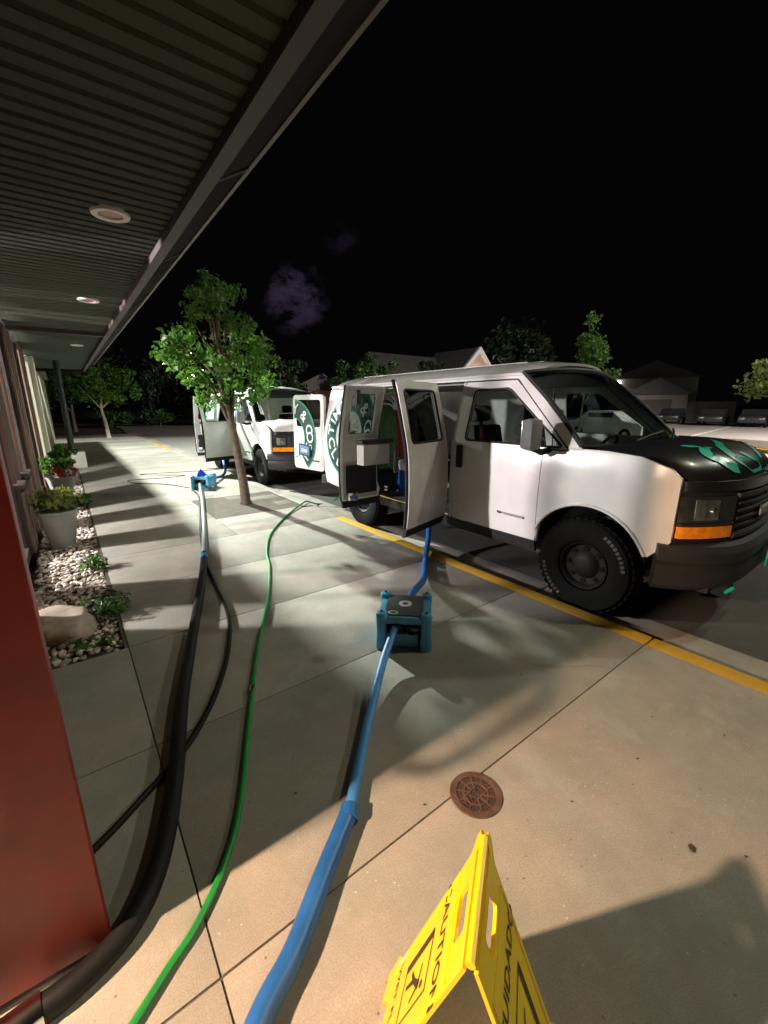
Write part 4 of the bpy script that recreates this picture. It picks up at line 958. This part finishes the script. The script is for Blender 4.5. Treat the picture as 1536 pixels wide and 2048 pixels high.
# rear door of the first van, swung out past ninety degrees
HY = 5.345
rd = link('rear_door', None, van1) if False else None
def rear_door():
    hinge = Vector((-.93, HY, 0)); Wd = .86
    def pt(u, z, off): # u across from hinge, exterior faces the kerb when open
        return Vector((-(.0 + off) + .05 * max(0, (z - 1.2)) ** 1.2 * 1.0, u, z))
    out = roundpoly([(.01, .64), (Wd, .64), (Wd, 1.88), (.01, 1.88)], .09, 4); hole = roundpoly([(.09, 1.36), (Wd - .10, 1.36), (Wd - .10, 1.80), (.09, 1.80)], .06, 4)
    def mk(nm, o_, holes, mat, th, off, par):
        loops = [o_] + list(holes); pts = [p for l in loops for p in l]
        tri = tessellate_polygon([[Vector((p[0], p[1], 0)) for p in l] for l in loops]); n = len(pts)
        vs = [pt(a, b, off) for a, b in pts] + [pt(a, b, off - th) for a, b in pts]
        fs = [tuple(t) for t in tri] + [tuple(i + n for i in t[::-1]) for t in tri]; k0 = 0
        for l in loops:
            m_ = len(l); fs += [(k0 + i, k0 + (i + 1) % m_, n + k0 + (i + 1) % m_, n + k0 + i) for i in range(m_)]; k0 += m_
        return link(nm, mesh_from(nm, vs, fs, mat, True, 30), par)
    d = mk('rear_door', out, [hole], M['van_white'], .05, 0, van1); d.location = hinge; d.rotation_euler = (0, 0, R(9))
    mk('window_glass', roundpoly([(.08, 1.35), (Wd - .09, 1.35), (Wd - .09, 1.81), (.08, 1.81)], .06, 4), [], M['tint_glass'], .006, -.01, d)
    def mp_(nm, geo, mat, off):
        vs, fs = geo; P_ = [(Wd - x, 1.17 + y) for x, y in vs]
        F = [f for f in fs if all(.02 < P_[i][0] < Wd - .004 and .66 < P_[i][1] < 1.86 for i in f)]
        # keep the print off the opening only where no glass is behind it
        return link(nm, mesh_from(nm, [pt(a, b, off) for a, b in P_], F, mat, False), d)
    emblem(d, 0, 0, mapper=mp_)
    pl = MB().box((-.035, .50, .97), (.02, .32, .20), m=Matrix.Rotation(R(5), 4, 'X')).build('plate_holder', M['emblem_green'], d, bevel=.01)
    MB().box((-.049, .48, .97), (.006, .27, .145), m=Matrix.Rotation(R(5), 4, 'X')).build('licence_plate', M['plate_blue'], pl, bevel=.004)
    MB().box((-.053, .48, .965), (.004, .16, .05), m=Matrix.Rotation(R(5), 4, 'X')).build('plate_number', M['label_white'], pl)
    mb = MB()
    for k in range(9): mb.box((-.003, .34 - k * .024, .80), (.004, .016, .014 + .006 * (k % 3)))
    mb.build('small_lettering', M['emblem_green'], d)
rear_door()
MB().box((.46, 5.335, 1.24), (.90, .05, 1.36)).build('rear_door', M['van_white'], van1, bevel=.02)
MB().box((-.1, 5.62, .40), (.9, .36, .04)).build('rear_step', M['cargo_teal'], van1, bevel=.01)

# ---- equipment carried in the first van
def in_van(oy, x, y, z): return (XC + x, oy + y, LOTZ + z)
t = empty('hose_reel', in_van(.66, -.46, 4.12, .53), label='black reel stand hung with green and red hoses inside the black-hooded van', cat='hose reel')
MB().tube([(-.3, 0, 0), (-.3, 0, 1.25)], .02, 8).tube([(.3, 0, 0), (.3, 0, 1.25)], .02, 8).tube([(-.3, 0, 1.2), (.3, 0, 1.2)], .025, 8).build('stand', M['black_trim'], t)
rr = random.Random(77)
for k in range(14):
    x = -.34 + k * .05; m_ = 'cargo_green' if k < 6 else ('cargo_red' if k < 12 else 'cargo_white'); dz = rr.uniform(-.12, .1)
    MB().tube(catmull([(x, -.12, .25 + dz), (x + .01, -.14, .8), (x + rr.uniform(-.02, .02), -.06, 1.18), (x, .03, 1.22), (x, .12, 1.1), (x, .14, .5 + dz), (x + .02, .05, .12), (x, -.08, .10)], 4), .022, 7).build('hose', M[m_], t)
for k in range(7):
    a = R(20 + k * 22)
    MB().tube(catmull([(-.12, -.18, 1.12), (-.12 + .12 * math.cos(a), -.22, 1.12 + .14 * math.sin(a)), (-.12 + .26 * math.cos(a), -.2, 1.10 + .22 * math.sin(a))], 4), .012, 6).build('wand', M['cargo_white'], t)
t = empty('pump_unit', in_van(.66, -.45, 3.66, .53), label='white and blue pump unit on the floor of the black-hooded van', cat='machine')
MB().box((0, 0, .16), (.40, .34, .32)).build('housing', M['hose_blue'], t, bevel=.03)
MB().box((-.02, 0, .40), (.36, .30, .15), m=Matrix.Rotation(R(-12), 4, 'Y')).build('top_cover', M['cargo_white'], t, bevel=.025)
for dy in (-.07, .07): MB().lathe([(.04, 0), (.04, .012), (.03, .02)], 16, Matrix.Translation((-.16, dy, .47)) @ Matrix.Rotation(R(-12), 4, 'Y')).build('gauge', M['lid_dark'], t)
t = empty('water_tank', in_van(.66, .45, 4.6, .53), label='dark upright water tank behind the hoses in the black-hooded van', cat='tank')
MB().lathe([(.26, 0), (.30, .03), (.30, .75), (.25, .86), (.10, .90), (.10, .95)], 24).build('tank_body', M['lid_dark'], t)
MB().lathe([(.11, .95), (.11, .99), (.08, 1.0)], 20).build('cap', M['black_trim'], t)
# hanging hoses in the second van, seen through the door glass
t = empty('hose_reel', in_van(7.87, -.45, 3.35, .53), label='rack of hanging teal, white and lilac hoses in the white-hooded van', cat='hose reel')
MB().tube([(-.1, -.5, 0), (-.1, -.5, 1.32)], .02, 8).tube([(-.1, .5, 0), (-.1, .5, 1.32)], .02, 8).tube([(-.1, -.5, 1.3), (-.1, .5, 1.3)], .02, 8).build('stand', M['black_trim'], t)
for k in range(12):
    y_ = -.46 + k * .08; m_ = ('cargo_white', 'cargo_teal', 'cargo_white', 'cargo_lilac', 'hose_blue_light')[k % 5]
    MB().tube(catmull([(-.22, y_, .25), (-.22, y_ + .01, .8), (-.14, y_, 1.30), (-.06, y_, 1.31), (.02, y_, 1.1), (.03, y_ + .02, .3)], 4), .036, 8).build('hose', M[m_], t)

# ================================================================== THINGS ON THE SIDEWALK
def hose(name, pts, r, mat, label, seg=12, cat='hose', n=10, parts=None, sub=()):
    p0 = Vector(pts[0]); t = empty(name, (p0.x, p0.y, 0), label=label, cat=cat); b = Vector((p0.x, p0.y, 0))
    q = [p - b for p in catmull(pts, n)]
    if parts is None: MB().tube(q, r, seg).build('tube', M[mat], t)
    else:
        for i0, i1, rr_, m_, nm in parts:
            a, c = int(i0 * (len(q) - 1)), int(i1 * (len(q) - 1)); MB().tube(q[a:c + 1], rr_, seg).build(nm, M[m_], t)
    for (f, L_, rr_, m_, nm) in sub:
        i = int(f * (len(q) - 1)); d = (q[min(i + 1, len(q) - 1)] - q[i - 1]).normalized(); MB().tube([q[i] - d * L_ / 2, q[i] + d * L_ / 2], rr_, seg).build(nm, M[m_], t)
    return t
zb = .034
hose('vacuum_hose', [(-.25, .40, zb), (.0, .62, zb), (.17, .77, zb), (.31, .85, zb), (.48, .98, zb), (.66, 1.11, zb), (.69, 1.135, zb), (1.0, 1.46, zb), (1.34, 1.78, .08), (1.56, 1.94, .16)], .031, 'hose_blue', 'thick blue vacuum hose running from near the yellow sign to the blue box', 16,
     parts=[(0, .60, .035, 'hose_blue', 'cuff_section'), (.595, 1.0, .025, 'hose_blue_light', 'tube')], sub=[(.60, .05, .0375, 'hose_blue', 'cuff')])
hose('vacuum_hose', [(1.90, 2.20, .16), (2.12, 2.38, .11), (2.42, 2.60, .05), (2.75, 2.93, .035), (3.02, 3.20, .05), (3.16, 3.33, .10), (3.30, 3.46, .24), (3.55, 3.62, .44), (3.8, 3.75, .50)], .030, 'hose_blue', 'short blue hose climbing from the blue box into the black-hooded van', 14)
zk = .032
hose('vacuum_hose', [(-.72, 1.06, zk), (-.37, 1.14, zk), (-.21, 1.155, zk), (-.07, 1.22, zk), (.04, 1.38, zk), (.15, 1.70, zk), (.29, 2.23, zk), (.48, 2.84, zk), (.84, 3.99, zk), (1.14, 5.11, zk), (1.62, 7.1, zk), (1.93, 8.5, .10), (2.0, 8.7, .16)], .03, 'hose_black', 'long thick black and grey hose from red door to the far blue box', 14,
     parts=[(0, .72, .036, 'hose_black', 'tube'), (.715, 1.0, .030, 'hose_grey', 'tube')], sub=[(.10, .09, .040, 'chrome', 'cuff'), (.715, .12, .037, 'hose_blue', 'tape_wrap')])
hose('garden_hose', [(-.35, .80, .012), (-.09, .98, .012), (.01, 1.05, .012), (.1, 1.11, .012), (.23, 1.25, .012), (.35, 1.45, .012), (.57, 1.95, .012), (.81, 2.48, .012), (1.15, 3.15, .012), (1.45, 3.85, .012), (1.60, 4.3, .012), (1.92, 4.95, .012), (2.47, 5.67, .012), (3.0, 6.2, .03), (3.13, 6.28, .015), (3.40, 6.40, -.088), (3.8, 6.55, -.088), (4.3, 6.2, .2)], .0125, 'hose_green', 'thin green garden hose curving across the walk to the van rear', 10, sub=[(.375, .05, .018, 'chrome', 'coupling')])
hose('power_cord', [(-.60, 1.30, .012), (-.15, 1.58, .012), (.04, 1.72, .012), (.24, 1.89, .012), (.45, 2.18, .012), (.65, 2.59, .012), (.80, 3.09, .012), (.89, 3.78, .012), (.98, 4.45, .012), (1.17, 5.4, .012), (1.5, 6.8, .012), (1.75, 7.9, .012), (1.80, 8.6, .02)], .014, 'hose_black', 'thin black hose winding beside the thick black one', 10, cat='hose')
hose('power_cord', [(1.80, 8.9, .006), (1.5, 9.6, .006), (1.05, 10.1, .006), (.95, 10.6, .006), (1.6, 10.5, .006), (2.1, 10.6, .006), (1.5, 11.1, .006), (1.3, 11.4, .006), (2.2, 11.2, .006), (3.1, 11.0, .02)], .008, 'hose_black', 'looped dark cord on the bright walk behind the far blue box', 6, cat='cord')
hose('vacuum_hose', [(2.22, 8.95, .16), (2.42, 9.25, .10), (2.7, 9.7, .06), (2.9, 10.1, .12), (3.0, 10.5, .35), (3.4, 10.9, .50)], .03, 'hose_blue', 'blue hose from the far blue box up to the white-hooded van', 12)
hose('power_cord', [(2.9, 6.05, .006), (3.05, 6.0, .008), (3.16, 6.1, -.05), (3.3, 6.25, -.092), (3.55, 6.0, -.09)], .006, 'hose_black', 'short dark cable at the unpainted kerb behind the van', 6, cat='cord')

def junction_box(loc, rz, label, dark_lid):
    t = empty('hose_box', loc, rz, label=label, cat='hose box'); s = .18; h = .25
    b = MB()
    # hollow body: side walls, recessed ends
    for sx in (-1, 1): b.box((sx * (s - .028), 0, h * .52), (.045, 2 * s - .03, h * .86))
    b.build('side_wall', M['box_blue'], t, bevel=.014)
    MB().box((0, 0, h * .86), (2 * s - .04, 2 * s - .02, .055)).build('top_frame', M['box_blue'], t, bevel=.016)
    for sx in (-1, 1):
        for sy in (-1, 1):
            MB().lathe([(.036, 0), (.040, .01), (.036, h * .5), (.038, h * .92), (.040, h * 1.0), (.036, h * 1.06), (.022, h * 1.09), (0, h * 1.09)], 14, Matrix.Translation((sx * (s - .03), sy * (s - .03), 0))).build('corner_post', M['box_blue'], t)
            MB().lathe([(.010, 0), (.010, .006), (0, .006)], 10, Matrix.Translation((sx * (s - .03), sy * (s - .03), h * 1.09))).build('bolt', M['black_trim'], t)
    ld = MB().box((0, 0, h * .98), (2 * s - .10, 2 * s - .06, .016)).build('lid', M['lid_dark' if dark_lid else 'box_blue'], t, bevel=.006)
    MB().box((0, -.0, h * .44), (2 * s - .12, 2 * s - .16, h * .62)).build('inner_body', M['black_trim'], t, bevel=.01)
    MB().box((-.02, -s + .055, h * .22), (2 * s - .13, .03, h * .40)).build('front_wall', M['box_blue'], t, bevel=.01)
    if dark_lid:
        vs, fs = annulus(.020, .046, 28); zl = h * .98 + .0095
        MB().add([(x, y_ + .012, zl) for x, y_ in vs], fs).build('label_ring', M['label_white'], ld, smooth=False)
        vs, fs = annulus(.020, .028, 20); MB().add([(x * 1.2 - .075, y_ * .9 - .125, zl) for x, y_ in vs], fs).build('knob_ring', M['label_white'], ld, smooth=False)
    Ry = Matrix.Rotation(R(90), 4, 'X')
    for sx, r_ in ((-.045, .034), (.055, .036)):
        MB().lathe([(r_, 0), (r_, .05), (r_ * .8, .055), (r_ * .75, .03), (0, .03)], 18, Matrix.Translation((sx, -s + .05, h * .62)) @ Ry).build('port', M['black_trim'], t)
    MB().tube([(.055, -s + .0, h * .66), (.075, -s - .025, h * .70), (.10, -s + .0, h * .68)], .010, 8).build('clamp', M['lid_dark'], t)
    return t
junction_box((1.715, 2.02, 0), R(-43), 'blue plastic hose box with dark lid and white ring, near the yellow kerb', True)
t = junction_box((2.07, 8.75, 0), R(-40), 'blue plastic hose box with bright blue cloth on top, near the street tree', False)
t = empty('cloth', (2.02, 8.68, .265), label='bright blue folded cloth on the far hose box', cat='cloth')
MB().add([(-.10, -.05, 0), (.10, -.09, 0), (.12, .07, 0), (-.07, .09, 0), (-.01, .0, .13), (.04, -.03, .08), (-.05, .03, .07)], [(0, 1, 5), (1, 2, 5), (2, 4, 5), (2, 3, 4), (3, 6, 4), (3, 0, 6), (0, 5, 4), (0, 4, 6), (0, 3, 2, 1)]).build('folds', M['box_bright'], t, smooth=False)

# ---- wet floor sign
sg = empty('wet_floor_sign', (.53, .38, 0), label='yellow folding wet floor sign standing open on the walk', cat='sign')
Fp, Np, hz, sw = Vector((.625, .445, 0)), Vector((.435, .318, 0)), .625, .225
ax = (Fp - Np).normalized(); pr_ = Vector((-ax.y, ax.x, 0)); ctr = Vector((.53, .38, 0)); Ln = (Fp - Np).length
def sgn_panel(side):
    def mp3(u, v, off=0.0):      # u along the ridge 0..Ln, v from ridge (0) down to the foot (1)
        n = (pr_ * side * hz + Vector((0, 0, sw))).normalized()
        w_ = 1.0; return Np - ctr + ax * u + pr_ * side * (sw * v + .006) + Vector((0, 0, hz * (1 - v))) + n * off
    a = Ln
    out = [(0, .02), (.0, 1.0), (.045, 1.0), (.06, .90), (a - .06, .90), (a - .045, 1.0), (a + .025, 1.0), (a + .028, .86), (a + .005, .80), (a, .10), (a + .004, .07), (a + .028, .03), (a + .03, .0), (a + .01, -.012), (a - .01, .02)]
    hole = roundpoly([(a * .30, .055), (a * .72, .055), (a * .72, .135), (a * .30, .135)], .012, 3)
    loops = [out, hole]; pts = [p for l in loops for p in l]; tri = tessellate_polygon([[Vector((p[0], p[1] * .66, 0)) for p in l] for l in loops]); n = len(pts)
    vs = [mp3(p[0], p[1], .004) for p in pts] + [mp3(p[0], p[1], -.004) for p in pts]; fs = [tuple(t_) for t_ in tri] + [tuple(i + n for i in t_[::-1]) for t_ in tri]; k0 = 0
    for l in loops:
        m_ = len(l); fs += [(k0 + i, k0 + (i + 1) % m_, n + k0 + (i + 1) % m_, n + k0 + i) for i in range(m_)]; k0 += m_
    p_ = link('panel', mesh_from('panel', vs, fs, M['sign_yellow'], True, 30), sg)
    # moulded ribs
    for uu in (.012, a - .012): MB().tube([mp3(uu, v, .003) for v in (.15, .5, .88)], .0045, 6).build('rib', M['sign_yellow'], p_)
    MB().tube([mp3(u, .16, .003) for u in (.012, a * .5, a - .012)], .0045, 6).build('rib', M['sign_yellow'], p_)
    L3 = (hz ** 2 + sw ** 2) ** .5
    sd_ = 1 if side > 0 else -1
    def flat(nm, geo, uc, vc, su, sv, mat='sign_black', off=.0052):
        vs, fs = geo; MB().add([mp3(uc + (-x if side > 0 else x) * su * -1 * 1.0, vc - y_ * sv / L3, off) for x, y_ in vs], fs).build(nm, M[mat], p_, smooth=False)
    # reading direction: outward faces
    w1, w2 = ('CAUTION', 'WET FLOOR') if side > 0 else ('CUIDADO', 'PISO MOJADO')
    flip = -1 if side > 0 else 1
    def word(wd, uc, vc, s_):
        vs, fs = WORD[wd]; MB().add([mp3(uc + flip * x * s_, vc - y_ * s_ / L3, .0052) for x, y_ in vs], fs).build('lettering', M['sign_black'], p_, smooth=False)
    word(w1, a * .5, .27, .052); word(w2, a * .5, .78, .034)
    def rect(u0, u1, v0, v1, nm='pictogram'): MB().add([mp3(u0, v0, .0052), mp3(u1, v0, .0052), mp3(u1, v1, .0052), mp3(u0, v1, .0052)], [(0, 1, 2, 3)]).build(nm, M['sign_black'], p_, smooth=False)
    u0, u1, v0, v1 = .055, a - .055, .37, .66
    for r_ in ((u0, u1, v0, v0 + .008), (u0, u1, v1 - .008, v1), (u0, u0 + .004, v0, v1), (u1 - .004, u1, v0, v1), (u1 - .018, u1 - .002, v0, v1)): rect(*r_, nm='pictogram_frame')
    # falling figure
    def limb(p, q, w_):
        d = Vector((q[0] - p[0], (q[1] - p[1]) * L3, 0)).normalized(); n_ = Vector((-d.y, d.x, 0)) * w_
        MB().add([mp3(p[0] + n_.x, p[1] + n_.y / L3, .0054), mp3(p[0] - n_.x, p[1] - n_.y / L3, .0054), mp3(q[0] - n_.x * .7, q[1] - n_.y * .7 / L3, .0054), mp3(q[0] + n_.x * .7, q[1] + n_.y * .7 / L3, .0054)], [(0, 1, 2, 3)]).build('pictogram', M['sign_black'], p_, smooth=False)
    m0 = (u0 + u1) / 2 - .006
    limb((m0 - .02, .46), (m0 + .005, .53), .008); limb((m0 + .005, .53), (m0 + .03, .57), .006); limb((m0 + .005, .53), (m0 + .012, .62), .006); limb((m0 - .018, .47), (m0 + .018, .455), .004); limb((m0 - .018, .47), (m0 - .032, .54), .004)
    MB().add([mp3(m0 - .026 + .008 * math.cos(R(k * 40)), .43 + .008 * math.sin(R(k * 40)) / L3, .0054) for k in range(9)], [tuple(range(9))]).build('pictogram', M['sign_black'], p_, smooth=False)
    if side > 0:
        vs = [(a + .004 - .02 * math.sin(k) * .5 - .006, .70 + .035 * k) for k in range(5)]
        geo = [mp3(a + .022 - .008 * k % .02, .88 + .0 * k, .0055) for k in range(2)]
        MB().add([mp3(a - .004, .70, .0055), mp3(a - .018, .74, .0055), mp3(a - .014, .84, .0055), mp3(a + .006, .85, .0055), mp3(a + .001, .78, .0055)], [(0, 1, 2, 3, 4)]).build('worn_patch', M['wear_white'], p_, smooth=False)
for s_ in (1, -1): sgn_panel(s_)
MB().tube([Np - ctr + Vector((0, 0, hz + .002)), Fp - ctr + ax * .012 + Vector((0, 0, hz + .002))], .010, 8).build('hinge', M['sign_yellow'], sg)

# ---- water cover
wc = empty('water_cover', (1.16, .885, 0), R(4), label='round rusty iron WATER valve cover set in the walk', cat='manhole cover')
rw = .112
MB().lathe([(0, .0015), (rw - .004, .0015), (rw, -.004)], 48).build('disc', M['iron_dark'], wc)
MB().lathe([(.083, .0015), (.083, .006), (rw - .004, .006), (rw - .002, .0015)], 48, closed=True).build('rim', M['cast_iron'], wc)
mb = MB()
for r_ in (.052,): mb.lathe([(r_ - .004, .0015), (r_ - .003, .0055), (r_ + .003, .0055), (r_ + .004, .0016)], 40, closed=True)
for k in range(10):
    a = R(18 + 36 * k); r0 = .022
    if abs(math.sin(a)) < .34: r0 = .056
    mb.box((math.cos(a) * (r0 + .085) / 2, math.sin(a) * (r0 + .085) / 2, .0035), (.085 - r0, .006, .0042), rz=a)
mb.build('rib', M['cast_iron'], wc, smooth=False)
mb = MB().box((0, .022, .0035), (.12, .004, .0045)).box((0, -.022, .0035), (.12, .004, .0045)); mb.build('rib', M['cast_iron'], wc, smooth=False)
for i, ch in enumerate('WATER'):
    vs, fs = GLYPH[ch]; s_ = .038; x0 = (i - 2) * .030
    n = len(vs); MB().add([(x0 + x * s_, y_ * s_, .0062) for x, y_ in vs], fs).build('letter', M['cast_iron'], wc, smooth=False)
# ---- litter
def litter(x, y, s, label, seed, rz=0):
    rr = random.Random(seed); n = 9
    top = [(s * math.cos(6.28 * k / n) * rr.uniform(.8, 1.2), s * .6 * math.sin(6.28 * k / n) * rr.uniform(.8, 1.2), .002 + rr.uniform(0, .004)) for k in range(n)]
    o_ = MB().add(top + [(0, 0, .007), (0, 0, .001)] , [(k, (k + 1) % n, n) for k in range(n)] + [((k + 1) % n, k, n + 1) for k in range(n)]).build('dead_leaf', M['dry_leaf'], None, smooth=False, loc=(x, y, .001), rot=(0, 0, rz)); tag(o_, label, 'leaf', 'dead leaves on the walk')
litter(1.63, .25, .018, 'curled dark dead leaf lying on bare concrete', 1, .6)
for k, (x, y) in enumerate([(1.9, .55), (2.25, .62), (1.45, .62), (.95, .98), (2.4, .35), (1.75, .12), (.55, 1.35), (2.0, 1.25)]):
    litter(x, y, .006, 'tiny dark speck of leaf litter on the concrete', 10 + k, k)

# ================================================================== FAR BUILDINGS AND CARS
hs = empty('house', (33, 36, LOTZ), label='brick house with dark shingle roof and bright white gable', cat='house')
def hp(mb, nm, mt, par=None, **k): mb.v = [v - Vector((33, 36, LOTZ)) for v in mb.v]; return mb.build(nm, M[mt], par or hs, **k)
hp(MB().box((33.5, 41, 2.4), (11.5, 8, 5.0)), 'wall', 'house_wall')
rf_ = hp(MB().add([(27.0, 36.4, 4.7), (40.4, 36.4, 4.7), (28.7, 41, 7.6), (40.4, 41, 7.6), (27.0, 45.6, 4.7), (40.4, 45.6, 4.7)], [(0, 1, 3, 2), (2, 3, 5, 4), (0, 2, 4), (1, 5, 3), (0, 4, 5, 1)]), 'roof', 'roof_shingle', smooth=False)
hp(MB().box((39.9, 38, 2.4), (6.4, 7, 5.0)), 'wall', 'house_wall')
hp(MB().prism([(36.3, 4.9), (39.9, 8.25), (43.5, 4.9)], lambda p: Vector((p[0], 34.4, p[1])), lambda p: Vector((p[0], 41.5, p[1]))), 'roof', 'roof_shingle', smooth=False)
hp(MB().prism([(36.75, 4.9), (39.9, 7.75), (43.05, 4.9)], lambda p: Vector((p[0], 34.30, p[1])), lambda p: Vector((p[0], 34.42, p[1]))), 'gable', 'house_wall', smooth=False)
for sx in (-1, 1):
    hp(MB().add([(39.9 + sx * 3.75, 34.05, 4.75), (39.9, 34.05, 8.30), (39.9, 34.05, 7.72), (39.9 + sx * 3.12, 34.05, 4.75), (39.9 + sx * 3.75, 34.4, 4.75), (39.9, 34.4, 8.30), (39.9, 34.4, 7.72), (39.9 + sx * 3.12, 34.4, 4.75)], [(0, 1, 2, 3), (4, 7, 6, 5), (0, 4, 5, 1), (3, 2, 6, 7), (0, 3, 7, 4), (1, 5, 6, 2)]), 'gable_trim', 'house_trim', smooth=False)
hp(MB().box((39.5, 34.1, 5.55), (1.2, .25, .22)), 'gable_lamp', 'bulb', bevel=.03)
for x in (29.5, 32, 34.5): 
    w_ = hp(MB().box((x, 36.97, 2.2), (1.3, .1, 1.5)), 'window', 'house_trim'); hp(MB().box((x, 36.9, 2.2), (1.1, .06, 1.3)), 'pane', 'window_dark', w_)
h2 = empty('cottage', (19.5, 36.5, LOTZ), label='low cottage with a glowing orange window glimpsed between van doors', cat='house')
def h2p(mb, nm, mt, par=None, **k): mb.v = [v - Vector((19.5, 36.5, LOTZ)) for v in mb.v]; return mb.build(nm, M[mt], par or h2, **k)
h2p(MB().box((20.0, 38.5, 1.5), (6, 4, 3.2)), 'wall', 'house_wall')
h2p(MB().prism([(16.6, 3.0), (20, 4.6), (23.4, 3.0)], lambda p: Vector((p[0], 36.1, p[1])), lambda p: Vector((p[0], 41, p[1]))), 'roof', 'roof_shingle', smooth=False)
for x in (18.2, 19.6, 21.4):
    w_ = h2p(MB().box((x, 36.47, 1.7), (1.0, .1, 1.8)), 'window', 'house_trim'); h2p(MB().box((x, 36.40, 1.7), (.84, .06, 1.62)), 'pane', 'window_lit', w_)
def far_house(x, y, w, d, h, rh, label, nm, rz, door=False):
    t = empty(nm, (x, y, LOTZ), rz, label=label, cat='house' if not door else 'garage')
    MB().box((0, 0, h / 2), (d, w, h)).build('wall', M['house_grey'], t)
    r_ = MB().prism([(-w / 2 - .5, h), (0, h + rh), (w / 2 + .5, h)], lambda p: Vector((-d / 2 - .4, p[0], p[1])), lambda p: Vector((d / 2 + .4, p[0], p[1]))).build('roof', M['roof_shingle'], t, smooth=False)
    if door:
        gd = MB().box((-d / 2 - .03, 0, h * .42), (.08, w * .52, h * .78)).build('garage_door', M['brown_dark'], t)
        for k in range(4): MB().box((-d / 2 - .08, 0, h * (.12 + .19 * k)), (.03, w * .5, h * .15)).build('door_panel', M['brown_dark'], gd)
    else:
        for k in range(3):
            w_ = MB().box((-d / 2 - .03, (-.28 + .28 * k) * w, h * .62), (.08, 1.2, 1.4)).build('window', M['house_trim'], t); MB().box((-d / 2 - .08, (-.28 + .28 * k) * w, h * .62), (.05, 1.0, 1.2)).build('pane', M['window_dark'], w_)
    return t
t = far_house(66, 25.2, 9.5, 8, 5.2, 2.2, 'distant grey two-storey house with a bright wall lamp', 'house', R(20))
MB().lathe([(0, -.28), (.26, -.1), (.26, .1), (0, .28)], 12, Matrix.Translation((-4.25, 4.0, 4.75))).build('wall_lamp', M['bulb'], t)
far_house(58.5, 21.8, 6.0, 6, 3.0, 1.9, 'small distant garage with a dark door in front of the grey house', 'garage', R(20), True)
MB_ = None
t = empty('fence', (59.5, 16.6, LOTZ), R(20), label='pale low wall running beside the distant garage', cat='fence')
for k in range(4): MB().box((0, -1.8 + k * 1.2, 1.1), (.12, 1.17, 2.2)).build('fence_panel', M['house_grey'], t)
def far_car(x, y, rz, label, paint='car_dark'):
    t = empty('parked_car', (x, y, LOTZ), rz, label=label, cat='car', group='cars parked across the lot')
    prof = [(-2.2, .35), (-2.25, .75), (-2.0, .92), (-1.2, 1.0), (-.6, 1.45), (.9, 1.48), (1.6, 1.02), (2.15, .95), (2.25, .6), (2.2, .35)]
    MB().prism(prof, lambda p: Vector((p[0], -.88, p[1])), lambda p: Vector((p[0], .88, p[1]))).build('body', M[paint], t, bevel=.08)
    for sx in (-1.4, 1.4):
        for sy in (-.82, .82): MB().lathe([(.18, -.1), (.31, -.1), (.33, 0), (.31, .1), (.18, .1)], 18, Matrix.Translation((sx, sy, .33)) @ Matrix.Rotation(R(90), 4, 'X'), closed=True).build('wheel', M['rubber'], t)
    for sy in (-.62, .62): MB().box((-2.23, sy, .70), (.06, .36, .16)).build('headlight', M['reflector'], t, bevel=.02)
    MB().box((.1, 0, 1.26), (1.5, 1.78, .26)).build('window_glass', M['window_dark'], t, bevel=.05)
far_car(47, 12.6, R(8), 'dark parked car facing the lot, close to the distant garage')
far_car(46.5, 9.6, R(6), 'dark parked car at the lot edge, next to the yellow-green tree')
far_car(49, 16.6, R(10), 'dark parked car beside the pale low wall')
far_car(22.5, 10.2, R(75), 'white parked car glimpsed through the windshield of the black-hooded van', 'van_white')
